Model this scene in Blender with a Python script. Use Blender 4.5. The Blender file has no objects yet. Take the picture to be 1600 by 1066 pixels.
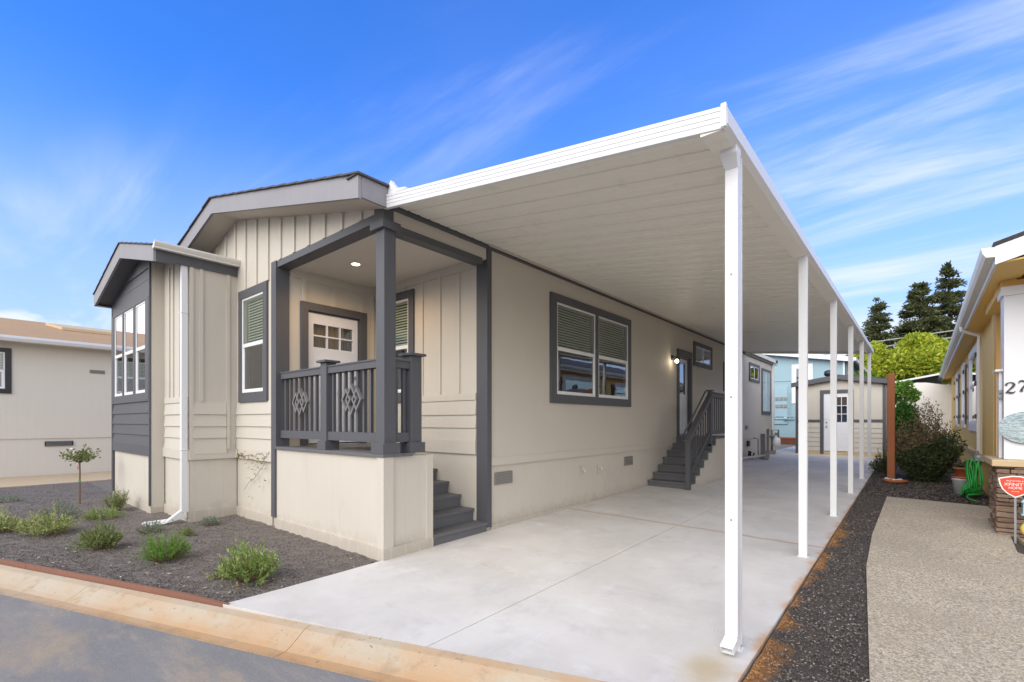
import bpy, math, random
import numpy as np
from mathutils import Vector, Matrix
R = math.radians
random.seed(7); rng = np.random.default_rng(7)
SC = bpy.context.scene
COL = SC.collection

# ------------------------------------------------------------------ camera
cam = bpy.data.cameras.new('camera'); camo = bpy.data.objects.new('camera', cam); COL.objects.link(camo)
camo.location = (4.57, -3.22, 1.58); camo.rotation_euler = (R(90), 0, R(39.88))
cam.sensor_width = 36; cam.lens = 16.83; cam.shift_y = 0.07875; cam.clip_start = 0.05; cam.clip_end = 2000
SC.camera = camo
# ------------------------------------------------------------------ light
SUN_EL, SUN_AZ = 36.0, 178.0          # azimuth measured clockwise from +Y
w = bpy.data.worlds.new('World'); SC.world = w; w.use_nodes = True
nt = w.node_tree; nt.nodes.clear()
def WN(t, **k):
    n = nt.nodes.new(t)
    for a, b in k.items(): setattr(n, a, b)
    return n
wl = nt.links.new
sky = WN('ShaderNodeTexSky', sky_type='NISHITA', sun_disc=False, sun_elevation=R(SUN_EL), sun_rotation=R(SUN_AZ),
         air_density=1.0, dust_density=0.6, ozone_density=3.0, altitude=50)
tc = WN('ShaderNodeTexCoord')
sep = WN('ShaderNodeSeparateXYZ'); wl(tc.outputs['Generated'], sep.inputs[0])
def wmath(op, a, b=None, clamp=False):
    n = WN('ShaderNodeMath', operation=op, use_clamp=clamp)
    for i, v in enumerate((a, b)):
        if v is None: continue
        if isinstance(v, (int, float)): n.inputs[i].default_value = v
        else: wl(v, n.inputs[i])
    return n.outputs[0]
zc = wmath('MAXIMUM', sep.outputs[2], 0.0)
zp = wmath('ADD', zc, 0.12)
cx = wmath('DIVIDE', sep.outputs[0], zp); cy = wmath('DIVIDE', sep.outputs[1], zp)
comb = WN('ShaderNodeCombineXYZ'); wl(cx, comb.inputs[0]); wl(cy, comb.inputs[1])
def wnoise(rot, scale, loc, nscale, det, rough, dist):
    mp = WN('ShaderNodeMapping'); wl(comb.outputs[0], mp.inputs[0])
    mp.inputs['Rotation'].default_value = (0, 0, R(rot)); mp.inputs['Scale'].default_value = scale; mp.inputs['Location'].default_value = loc
    nz = WN('ShaderNodeTexNoise'); wl(mp.outputs[0], nz.inputs['Vector'])
    nz.inputs['Scale'].default_value = nscale; nz.inputs['Detail'].default_value = det; nz.inputs['Roughness'].default_value = rough
    nz.inputs['Distortion'].default_value = dist
    return nz.outputs['Fac']
def wramp(v, a, b):
    m = WN('ShaderNodeMapRange', interpolation_type='SMOOTHSTEP'); wl(v, m.inputs[0]); m.inputs[1].default_value = a; m.inputs[2].default_value = b
    return m.outputs[0]
streak = wramp(wnoise(-28, (0.55, 2.6, 1), (4.3, 8.4, 0), 0.85, 9, 0.60, 0.45), 0.44, 0.74)
broad = wramp(wnoise(12, (0.6, 1.2, 1), (5.1, 7.2, 0), 0.5, 4, 0.5, 0.2), 0.34, 0.66)
cirrus = wmath('MULTIPLY', wmath('ADD', wmath('MULTIPLY', streak, 0.85), 0.12), wmath('MULTIPLY', broad, 1.15))
mpc = WN('ShaderNodeMapping'); wl(tc.outputs['Generated'], mpc.inputs[0]); mpc.inputs['Scale'].default_value = (1, 1, 2.6); mpc.inputs['Location'].default_value = (1.9, 1.3, 0)
cn = WN('ShaderNodeTexNoise'); wl(mpc.outputs[0], cn.inputs['Vector']); cn.inputs['Scale'].default_value = 5.0; cn.inputs['Detail'].default_value = 8
low = wmath('SUBTRACT', 1.0, wramp(zc, 0.03, 0.26))
cum = wmath('MULTIPLY', wramp(cn.outputs['Fac'], 0.475, 0.57), wramp(low, 0.10, 0.5))
side = wmath('MAXIMUM', wramp(wmath('MULTIPLY', sep.outputs[1], -1.0), 0.02, 0.26), wramp(sep.outputs[0], 0.35, 0.9))
hz = wmath('MULTIPLY', wmath('SUBTRACT', 1.0, wramp(zc, 0.0, 0.55)), 0.88)
veil = wmath('MULTIPLY', side, wmath('ADD', 0.62, wmath('MULTIPLY', broad, 0.38)))
fac = wmath('MAXIMUM', cirrus, wmath('MULTIPLY', cum, 0.9), True)
tint = WN('ShaderNodeMix', data_type='RGBA', blend_type='MULTIPLY'); tint.inputs[0].default_value = 1
wl(sky.outputs[0], tint.inputs[6]); tint.inputs[7].default_value = (0.34, 0.86, 1.70, 1)
mh = WN('ShaderNodeMix', data_type='RGBA')
wl(hz, mh.inputs[0]); wl(tint.outputs[2], mh.inputs[6]); mh.inputs[7].default_value = (2.7, 3.5, 5.5, 1)
mx = WN('ShaderNodeMix', data_type='RGBA'); wl(fac, mx.inputs[0]); wl(mh.outputs[2], mx.inputs[6]); mx.inputs[7].default_value = (4.5, 4.8, 5.4, 1)
mv = WN('ShaderNodeMix', data_type='RGBA'); wl(veil, mv.inputs[0]); wl(mx.outputs[2], mv.inputs[6]); mv.inputs[7].default_value = (8.9, 8.7, 8.2, 1)
bg = WN('ShaderNodeBackground'); wl(mv.outputs[2], bg.inputs[0]); bg.inputs[1].default_value = 0.10
wo = WN('ShaderNodeOutputWorld'); wl(bg.outputs[0], wo.inputs[0])
sl = bpy.data.lights.new('sun', 'SUN'); sl.energy = 1.3; sl.angle = R(55); sl.color = (1.0, 0.94, 0.85)
so = bpy.data.objects.new('sun', sl); COL.objects.link(so)
az, el = R(SUN_AZ), R(SUN_EL)
sd = Vector((math.sin(az)*math.cos(el), math.cos(az)*math.cos(el), math.sin(el)))
so.rotation_euler = sd.to_track_quat('Z', 'Y').to_euler(); so.location = sd*50
SC.view_settings.view_transform = 'Standard'; SC.view_settings.look = 'None'; SC.view_settings.gamma = 1
SC.view_settings.use_curve_mapping = False; SC.view_settings.exposure = 1.07

# ------------------------------------------------------------------ materials
class NT:
    def __init__(s, m): s.t = m.node_tree; s.t.nodes.clear(); s.geo = None
    def n(s, t, **k):
        x = s.t.nodes.new(t)
        for a, b in k.items(): setattr(x, a, b)
        return x
    def l(s, a, b): s.t.links.new(a, b)
    def pos(s):
        if not s.geo: s.geo = s.n('ShaderNodeNewGeometry')
        return s.geo.outputs['Position']
    def math(s, op, a, b=None, clamp=False):
        n = s.n('ShaderNodeMath', operation=op, use_clamp=clamp)
        for i, v in enumerate((a, b)):
            if v is None: continue
            if isinstance(v, (int, float)): n.inputs[i].default_value = v
            else: s.l(v, n.inputs[i])
        return n.outputs[0]
    def noise(s, scale, det=3, rough=.5, vec=(1, 1, 1), loc=(0, 0, 0), dist=0):
        mp = s.n('ShaderNodeMapping'); s.l(s.pos(), mp.inputs[0]); mp.inputs['Scale'].default_value = vec; mp.inputs['Location'].default_value = loc
        z = s.n('ShaderNodeTexNoise'); s.l(mp.outputs[0], z.inputs['Vector'])
        z.inputs['Scale'].default_value = scale; z.inputs['Detail'].default_value = det; z.inputs['Roughness'].default_value = rough; z.inputs['Distortion'].default_value = dist
        return z.outputs['Fac']
    def step(s, v, a, b):
        m = s.n('ShaderNodeMapRange', interpolation_type='SMOOTHSTEP'); s.l(v, m.inputs[0]); m.inputs[1].default_value = a; m.inputs[2].default_value = b
        return m.outputs[0]
    def mix(s, f, a, b, mode='MIX'):
        m = s.n('ShaderNodeMix', data_type='RGBA', blend_type=mode)
        for i, v in ((0, f), (6, a), (7, b)):
            if isinstance(v, (int, float)): m.inputs[i].default_value = v
            elif isinstance(v, tuple): m.inputs[i].default_value = (*v[:3], 1)
            else: s.l(v, m.inputs[i])
        return m.outputs[2]
    def bump(s, h, strength, dist=.01, prev=None):
        b = s.n('ShaderNodeBump'); b.inputs['Strength'].default_value = strength; b.inputs['Distance'].default_value = dist
        s.l(h, b.inputs['Height'])
        if prev is not None: s.l(prev, b.inputs['Normal'])
        return b.outputs[0]
    def out(s, col, rough=.6, normal=None, metal=0, spec=None, trans=None):
        p = s.n('ShaderNodeBsdfPrincipled')
        if isinstance(col, tuple): p.inputs['Base Color'].default_value = (*col[:3], 1)
        else: s.l(col, p.inputs['Base Color'])
        if isinstance(rough, (int, float)): p.inputs['Roughness'].default_value = rough
        else: s.l(rough, p.inputs['Roughness'])
        p.inputs['Metallic'].default_value = metal
        if spec is not None: p.inputs['Specular IOR Level'].default_value = spec
        if normal is not None: s.l(normal, p.inputs['Normal'])
        sh = p.outputs[0]
        if trans:
            tr = s.n('ShaderNodeBsdfTranslucent'); ms = s.n('ShaderNodeMixShader'); ms.inputs[0].default_value = trans
            if isinstance(col, tuple): tr.inputs[0].default_value = (*col[:3], 1)
            else: s.l(col, tr.inputs[0])
            s.l(sh, ms.inputs[1]); s.l(tr.outputs[0], ms.inputs[2]); sh = ms.outputs[0]
        o = s.n('ShaderNodeOutputMaterial'); s.l(sh, o.inputs[0]); return p
M = {}
def new(name):
    m = bpy.data.materials.new(name); m.use_nodes = True; M[name] = m; return NT(m)
def sc(c, k): return tuple(x*k for x in c)
def painted(name, c, var=.06, rough=.6, grain=0.0, groove=0.0, dirt=None, bscale=60, splash=None):
    t = new(name)
    a = t.noise(1.3, 5, .6); b = t.noise(22, 4, .6, (1, 1, .15))
    col = t.mix(a, sc(c, 1-var), sc(c, 1+var))
    col = t.mix(t.math('MULTIPLY', b, .35), col, sc(c, 1-var*1.6))
    if dirt:
        d = t.step(t.noise(3.5, 6, .65, (1, 1, .4), (3, 1, 2)), .56, .75)
        col = t.mix(t.math('MULTIPLY', d, .35), col, dirt)
    if splash:
        sz = t.n('ShaderNodeSeparateXYZ'); t.l(t.pos(), sz.inputs[0])
        hgt = t.math('ADD', sz.outputs[2], t.math('MULTIPLY', t.noise(5, 6, .7), -.42))
        col = t.mix(t.math('MULTIPLY', t.math('SUBTRACT', 1.0, t.step(hgt, -.16, .10)), .5), col, splash)
    nm = None
    if grain:
        nm = t.bump(t.noise(bscale, 5, .6, (1, 1, .06)), grain, .006)
    if groove:
        s = t.n('ShaderNodeSeparateXYZ'); t.l(t.pos(), s.inputs[0])
        u = t.math('FRACT', t.math('DIVIDE', t.math('ADD', s.outputs[0], s.outputs[1]), groove))
        g = t.math('ABSOLUTE', t.math('SUBTRACT', u, .5))
        gg = t.step(g, .0, .045)
        col = t.mix(gg, sc(c, .95), col)
        nm = t.bump(gg, .2, .004, nm)
    t.out(col, rough, nm)
BEIGE = (.575, .53, .452)
painted('beige_siding', BEIGE, .06, .65, .35, 0.0)
painted('beige_grooved', BEIGE, .06, .65, .3, .1016)
painted('beige_skirt', sc(BEIGE, 1.03), .06, .7, .5, .2032, dirt=(.45, .40, .33), splash=(.36, .30, .235))
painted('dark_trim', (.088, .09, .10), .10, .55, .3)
painted('grey_deck', (.13, .13, .138), .14, .6, .4, dirt=(.2, .19, .18))
painted('fascia_grey', (.275, .265, .28), .16, .6, .3, dirt=(.32, .30, .31))
painted('fascia_dim', (.17, .165, .165), .12, .6, .3)
painted('soffit', (.56, .50, .42), .04, .7)
painted('porch_ceiling_paint', (.62, .57, .49), .03, .7)
painted('white_vinyl', (.80, .80, .79), .02, .35)
painted('white_metal', (.74, .74, .745), .02, .35)
painted('pan_cream', (.84, .815, .72), .03, .4, dirt=(.52, .49, .41))
painted('white_door', (.74, .77, .83), .02, .4)
painted('gutter_cream', (.74, .71, .65), .04, .4, dirt=(.6, .56, .5))
painted('dark_wood_inside', (.03, .03, .03), .1, .9)
painted('yellow_siding', (.82, .56, .18), .05, .65, .3, 0.0)
painted('gold_board', (.66, .40, .12), .06, .65, .3)
painted('tan_trim', (.56, .42, .24), .06, .6, .3)
painted('brown_shutter', (.07, .035, .025), .1, .5)
painted('white_paint', (.78, .78, .80), .02, .5, .15)
painted('blue_siding', (.30, .44, .50), .05, .6, .2, .2)
painted('blue_flat', (.33, .47, .53), .04, .5)
painted('red_wood', (.20, .055, .03), .25, .65, .4)
painted('post_wood', (.30, .095, .03), .25, .6, .6)
painted('far_white', (.74, .71, .66), .03, .6, .2, .3)
painted('neighbour_wall', (.68, .63, .54), .04, .7, .25, .2)
painted('awning_dark', (.16, .155, .14), .05, .7)
painted('black_metal', (.02, .02, .02), .1, .4)
painted('vent_metal', (.22, .20, .16), .1, .5)
painted('grey_metal', (.28, .28, .28), .15, .45)
painted('pvc', (.6, .56, .48), .05, .5)
painted('terracotta', (.42, .13, .06), .2, .75)
painted('bucket_white', (.55, .56, .55), .08, .5, dirt=(.35, .34, .3))
painted('rust_board', (.24, .11, .07), .18, .75, .4, dirt=(.38, .2, .15))
painted('numeral_black', (.03, .03, .035), .1, .4)
painted('sign_red', (.68, .07, .03), .04, .4)
painted('sign_white', (.85, .85, .82), .02, .4)
painted('pale_blue', (.32, .55, .62), .1, .5)
painted('ornament_yellow', (.65, .5, .12), .15, .6)
painted('blind_slat', (.68, .72, .60), .04, .5)
painted('screen_dark', (.10, .105, .11), .05, .8)
painted('cable', (.42, .42, .42), .1, .6)
painted('joint_grey', (.33, .30, .27), .1, .9)
painted('curtain', (.45, .52, .45), .06, .8)
def glass(name, boost, base, tint=(.82, .88, .85)):
    t = new(name)
    fr = t.n('ShaderNodeFresnel'); fr.inputs[0].default_value = 1.5
    f = t.math('ADD', t.math('MULTIPLY', fr.outputs[0], boost), base, True)
    tr = t.n('ShaderNodeBsdfTransparent'); tr.inputs[0].default_value = (*tint, 1)
    gl = t.n('ShaderNodeBsdfGlossy'); gl.inputs['Roughness'].default_value = .0; gl.inputs[0].default_value = (.95, .97, 1, 1)
    nm = t.bump(t.noise(1.1, 2, .5), .08, .02); t.l(nm, gl.inputs['Normal'])
    ms = t.n('ShaderNodeMixShader'); t.l(f, ms.inputs[0]); t.l(tr.outputs[0], ms.inputs[1]); t.l(gl.outputs[0], ms.inputs[2])
    o = t.n('ShaderNodeOutputMaterial'); t.l(ms.outputs[0], o.inputs[0])
glass('glass', 1.5, .06)
glass('glass_low', 1.5, .11, (.62, .62, .60))
glass('glass_bright', 3.0, .30, (.5, .52, .52))
def emit(name, c, s):
    t = new(name); e = t.n('ShaderNodeEmission'); e.inputs[0].default_value = (*c, 1); e.inputs[1].default_value = s
    o = t.n('ShaderNodeOutputMaterial'); t.l(e.outputs[0], o.inputs[0])
emit('lamp_glow', (1, .88, .68), 4)
# shingles
t = new('shingle_dark'); a = t.noise(30, 3, .6, (1, 1, 1)); col = t.mix(a, (.05, .05, .055), (.13, .125, .13)); t.out(col, .9, t.bump(t.noise(150, 3), .5, .01))
t = new('shingle_tan'); a = t.noise(9, 5, .7); b = t.noise(.8, 3, .5)
col = t.mix(a, (.34, .20, .095), (.52, .33, .17)); col = t.mix(t.math('MULTIPLY', b, .5), col, (.30, .2, .11)); t.out(col, .9, t.bump(t.noise(90, 3), .4, .01))
# concrete slab of the driveway
t = new('concrete'); s = t.n('ShaderNodeSeparateXYZ'); t.l(t.pos(), s.inputs[0])
col = t.mix(t.step(t.noise(.7, 6, .62), .3, .7), (.55, .52, .475), (.68, .65, .60))
col = t.mix(t.math('MULTIPLY', t.step(t.noise(2.2, 7, .7, (1, 1, 1), (5, 2, 0)), .5, .72), .45), col, (.45, .42, .40))
col = t.mix(t.math('MULTIPLY', t.step(t.noise(5, 5, .7, (1, .35, 1), (1, 7, 0)), .52, .7), .35), col, (.68, .67, .65))
col = t.mix(t.math('MULTIPLY', t.noise(140, 2, .6), .18), col, (.3, .28, .26))
spots = t.step(t.noise(11, 2, .5, (1, 1, 1), (9, 3, 0)), .80, .83)
col = t.mix(t.math('MULTIPLY', spots, .5), col, (.22, .18, .15))
col = t.mix(t.math('MULTIPLY', t.step(t.noise(1.1, 8, .75, (1, 2.2, 1), (6, 6, 0)), .54, .66), .30), col, (.74, .72, .68))
col = t.mix(t.math('MULTIPLY', t.step(t.noise(.9, 7, .7, (1.8, .5, 1), (2, 8, 0)), .56, .70), .28), col, (.40, .365, .33))
edge = t.step(t.math('ADD', s.outputs[0], t.math('MULTIPLY', t.noise(2.5, 4, .6), .30)), 3.83, 3.93)
col = t.mix(t.math('MULTIPLY', edge, .75), col, (.50, .27, .11))
jd = t.math('ABSOLUTE', t.math('SUBTRACT', t.math('ADD', s.outputs[1], t.math('MULTIPLY', t.noise(1.6, 3, .5), .12)), 3.82))
js = t.math('SUBTRACT', 1.0, t.step(jd, .0, .06))
col = t.mix(t.math('MULTIPLY', js, .7), col, (.42, .25, .12))
dsx = t.math('SUBTRACT', s.outputs[0], 3.55); dsy = t.math('SUBTRACT', s.outputs[1], -.02)
dd = t.math('SQRT', t.math('ADD', t.math('MULTIPLY', dsx, dsx), t.math('MULTIPLY', t.math('MULTIPLY', dsy, dsy), .5)))
ds = t.math('SUBTRACT', 1.0, t.step(t.math('ADD', dd, t.math('MULTIPLY', t.noise(7, 3, .6), .12)), .08, .32))
col = t.mix(t.math('MULTIPLY', ds, .65), col, (.40, .29, .12))
t.out(col, .75, t.bump(t.noise(45, 6, .7), .25, .004, t.bump(t.noise(3, 4), .15, .01)))
# gutter pan / curb concrete, orange washed
t = new('curb_concrete'); s = t.n('ShaderNodeSeparateXYZ'); t.l(t.pos(), s.inputs[0])
col = t.mix(t.noise(1.8, 6, .65), (.42, .34, .22), (.56, .49, .38))
g = t.step(t.noise(1.3, 6, .6, (1, 1.6, 1), (2, 3, 0)), .40, .62)
xf = t.step(s.outputs[0], -3.0, 1.5)
col = t.mix(t.math('MULTIPLY', g, t.math('ADD', t.math('MULTIPLY', xf, .42), .25)), col, (.52, .32, .16))
dcurb = t.math('SUBTRACT', t.math('ADD', t.math('MULTIPLY', s.outputs[0], .3242), -1.566), t.math('MULTIPLY', s.outputs[1], .946))
dn = t.math('ADD', dcurb, t.math('MULTIPLY', t.noise(3.5, 6, .7, (.6, 1, 1)), .34))
low = t.step(dn, .28, .48)
xg = t.step(s.outputs[0], -4.0, .5)
col = t.mix(t.math('MULTIPLY', low, t.math('ADD', t.math('MULTIPLY', xg, .50), .18)), col, (.56, .30, .11))
lip = t.step(dn, .46, .56)
col = t.mix(t.math('MULTIPLY', lip, .45), col, (.20, .14, .09))
col = t.mix(t.math('MULTIPLY', t.step(t.noise(6, 6, .7), .52, .68), .5), col, (.34, .24, .14))
col = t.mix(t.math('MULTIPLY', t.step(t.noise(17, 3, .6), .66, .70), .6), col, (.16, .11, .07))
col = t.mix(t.math('MULTIPLY', t.noise(110, 2), .25), col, (.2, .15, .1))
t.out(col, .85, t.bump(t.noise(60, 6, .7), .4, .006))
# asphalt
t = new('asphalt'); s = t.n('ShaderNodeSeparateXYZ'); t.l(t.pos(), s.inputs[0])
col = t.mix(t.noise(1.0, 6, .65), (.15, .148, .147), (.27, .26, .248))
p1 = t.step(t.noise(1.1, 6, .62, (.6, 1.4, 1), (3.2, 8, 0)), .50, .70)
xr = t.step(s.outputs[0], -2.5, 2.2)
col = t.mix(t.math('MULTIPLY', p1, t.math('ADD', t.math('MULTIPLY', xr, .5), .45)), col, (.42, .32, .20))
col = t.mix(t.math('MULTIPLY', t.step(t.noise(2.7, 6, .7, (1, 1, 1), (7, 1, 0)), .60, .72), .5), col, (.34, .33, .31))
col = t.mix(t.math('MULTIPLY', t.step(t.noise(1.9, 5, .7, (1, 1, 1), (1, 5, 0)), .60, .72), .45), col, (.09, .09, .095))
st = t.step(t.noise(2.2, 7, .72, (.35, 1.5, 1), (2, 9, 0)), .50, .66)
col = t.mix(t.math('MULTIPLY', st, .45), col, (.40, .34, .26))
col = t.mix(t.math('MULTIPLY', t.step(t.noise(110, 3, .7), .45, .75), .5), col, (.09, .088, .085))
col = t.mix(t.math('MULTIPLY', t.step(t.noise(120, 2, .6, (1, 1, 1), (4, 4, 4)), .60, .68), .3), col, (.48, .46, .43))
t.out(col, .8, t.bump(t.noise(100, 5, .75), .5, .006))
# mulch
def mulchmat(name, a, b, orange):
    t = new(name); s = t.n('ShaderNodeSeparateXYZ'); t.l(t.pos(), s.inputs[0])
    col = t.mix(t.noise(55, 4, .7), a, b)
    col = t.mix(t.math('MULTIPLY', t.noise(1.5, 4, .6), .35), col, sc(a, .7))
    if orange:
        e = t.step(t.math('SUBTRACT', t.math('MULTIPLY', t.noise(2.1, 5, .6, (1, .8, 1), (4, 4, 0)), 1.0), t.math('MULTIPLY', t.math('SUBTRACT', s.outputs[0], 3.7), 1.15)), .28, .42)
        e2 = t.step(s.outputs[1], 7.5, 4.0)
        col = t.mix(t.math('MULTIPLY', t.math('MULTIPLY', e, e2), .8), col, (.42, .19, .05))
    t.out(col, .95, t.bump(t.noise(80, 5, .75), .9, .02))
mulchmat('mulch_brown', (.14, .118, .10), (.29, .25, .215), False)
mulchmat('mulch_strip', (.055, .045, .038), (.15, .125, .105), True)
def islandmat(name, cols, rough=.8, trans=None, spec=.3, orange=False):
    t = new(name); g = t.n('ShaderNodeNewGeometry'); r = t.n('ShaderNodeValToRGB'); t.l(g.outputs['Random Per Island'], r.inputs[0])
    cr = r.color_ramp
    while len(cr.elements) < len(cols): cr.elements.new(.5)
    for i, c in enumerate(cols): cr.elements[i].position = i/(len(cols)-1); cr.elements[i].color = (*c, 1)
    col = t.mix(t.math('MULTIPLY', t.noise(1.2, 3, .5), .5), r.outputs[0], sc(cols[0], .9))
    if orange:
        s = t.n('ShaderNodeSeparateXYZ'); t.l(t.pos(), s.inputs[0])
        e = t.step(t.math('SUBTRACT', t.math('MULTIPLY', t.noise(2.1, 5, .6, (1, .8, 1), (4, 4, 0)), 1.0), t.math('MULTIPLY', t.math('SUBTRACT', s.outputs[0], 3.7), 1.15)), .28, .42)
        e2 = t.step(s.outputs[1], 7.5, 4.0)
        col = t.mix(t.math('MULTIPLY', t.math('MULTIPLY', e, e2), .75), col, (.45, .21, .06))
    t.out(col, rough, None, 0, spec, trans)
islandmat('chips_brown', [(.10, .085, .07), (.17, .146, .125), (.24, .21, .18), (.37, .33, .285)])
islandmat('chips_strip', [(.06, .047, .036), (.13, .105, .083), (.20, .165, .13), (.42, .36, .30)], orange=True)
islandmat('litter', [(.35, .27, .17), (.5, .42, .3), (.62, .58, .5), (.3, .18, .1)])
t = new('path_aggregate')
col = t.mix(t.step(t.noise(38, 5, .85), .38, .62), (.22, .18, .125), (.60, .51, .36))
col = t.mix(t.step(t.noise(75, 2, .5, (1, 1, 1), (3, 0, 0)), .58, .64), col, (.70, .64, .54))
col = t.mix(t.math('MULTIPLY', t.step(t.noise(1.2, 6, .65), .35, .7), .45), col, (.30, .25, .18))
t.out(col, .85, t.bump(t.noise(90, 4, .7), .6, .006))
t = new('tan_concrete'); col = t.mix(t.noise(1.4, 6, .65), (.42, .32, .19), (.56, .44, .29)); t.out(col, .8, t.bump(t.noise(60, 4), .3, .005))
t = new('soil'); col = t.mix(t.noise(2, 6, .7), (.10, .08, .06), (.2, .17, .12)); t.out(col, .95, t.bump(t.noise(30, 5), .6, .03))
t = new('bark'); col = t.mix(t.noise(9, 5, .7, (1, 1, .25)), (.07, .05, .035), (.17, .13, .1)); t.out(col, .9, t.bump(t.noise(18, 5, .7, (1, 1, .25)), .7, .03))
t = new('young_bark'); col = t.mix(t.noise(30, 4, .7, (1, 1, .25)), (.13, .075, .035), (.24, .15, .08)); t.out(col, .85)
t = new('hose_green'); col = t.mix(t.noise(8, 2), (.02, .30, .045), (.03, .42, .07)); t.out(col, .35)
t = new('stone'); g = t.n('ShaderNodeObjectInfo'); r = t.n('ShaderNodeValToRGB'); t.l(g.outputs['Random'], r.inputs[0])
cr = r.color_ramp; cr.elements.new(.5)
for i, c in enumerate([(.20, .12, .08), (.30, .20, .14), (.40, .29, .2)]): cr.elements[i].position = i/2; cr.elements[i].color = (*c, 1)
col = t.mix(t.math('MULTIPLY', t.noise(20, 5, .7), .6), r.outputs[0], (.16, .1, .07)); t.out(col, .9, t.bump(t.noise(45, 5, .7), .8, .02))
t = new('plaque'); h = t.noise(24, 3, .5, (1, 1, 2.6), dist=.8); col = t.mix(t.step(h, .35, .6), (.27, .36, .38), (.50, .58, .60)); t.out(col, .6, t.bump(h, 1.0, .02))
islandmat('leaf_fresh', [(.09, .18, .03), (.22, .34, .07), (.40, .48, .15), (.52, .54, .24)], .6, .3)
islandmat('leaf_olive', [(.09, .15, .04), (.19, .26, .08), (.34, .38, .14), (.45, .42, .2)], .6, .3)
islandmat('leaf_varieg', [(.16, .24, .06), (.34, .40, .12), (.58, .57, .26), (.66, .62, .36)], .6, .25)
islandmat('leaf_greyblue', [(.14, .20, .13), (.22, .28, .19), (.32, .37, .26)], .6, .25)
islandmat('leaf_bright', [(.09, .22, .03), (.18, .34, .05), (.30, .46, .09)], .6, .3)
islandmat('leaf_conifer', [(.06, .08, .03), (.11, .13, .05), (.20, .21, .085)], .8, .25)
islandmat('leaf_yellowgreen', [(.20, .30, .03), (.50, .56, .05), (.80, .74, .10)], .7, .35)
islandmat('leaf_dark', [(.045, .07, .025), (.09, .125, .05), (.17, .19, .08)], .7, .2)
islandmat('leaf_rust', [(.20, .11, .06), (.32, .20, .11), (.20, .20, .09)], .7, .2)
islandmat('leaf_hedge', [(.035, .11, .02), (.07, .18, .03), (.12, .25, .05)], .7, .25)
islandmat('leaf_rose', [(.12, .18, .05), (.24, .28, .10), (.42, .38, .2)], .7, .25)
islandmat('petal', [(.75, .72, .62), (.8, .78, .7)], .6, .2)
islandmat('dry_vine', [(.20, .13, .06), (.28, .2, .08), (.2, .25, .07)], .8)
painted('tag_red', (.6, .08, .08), .05, .6)
painted('tag_green', (.05, .35, .2), .05, .6)

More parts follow.
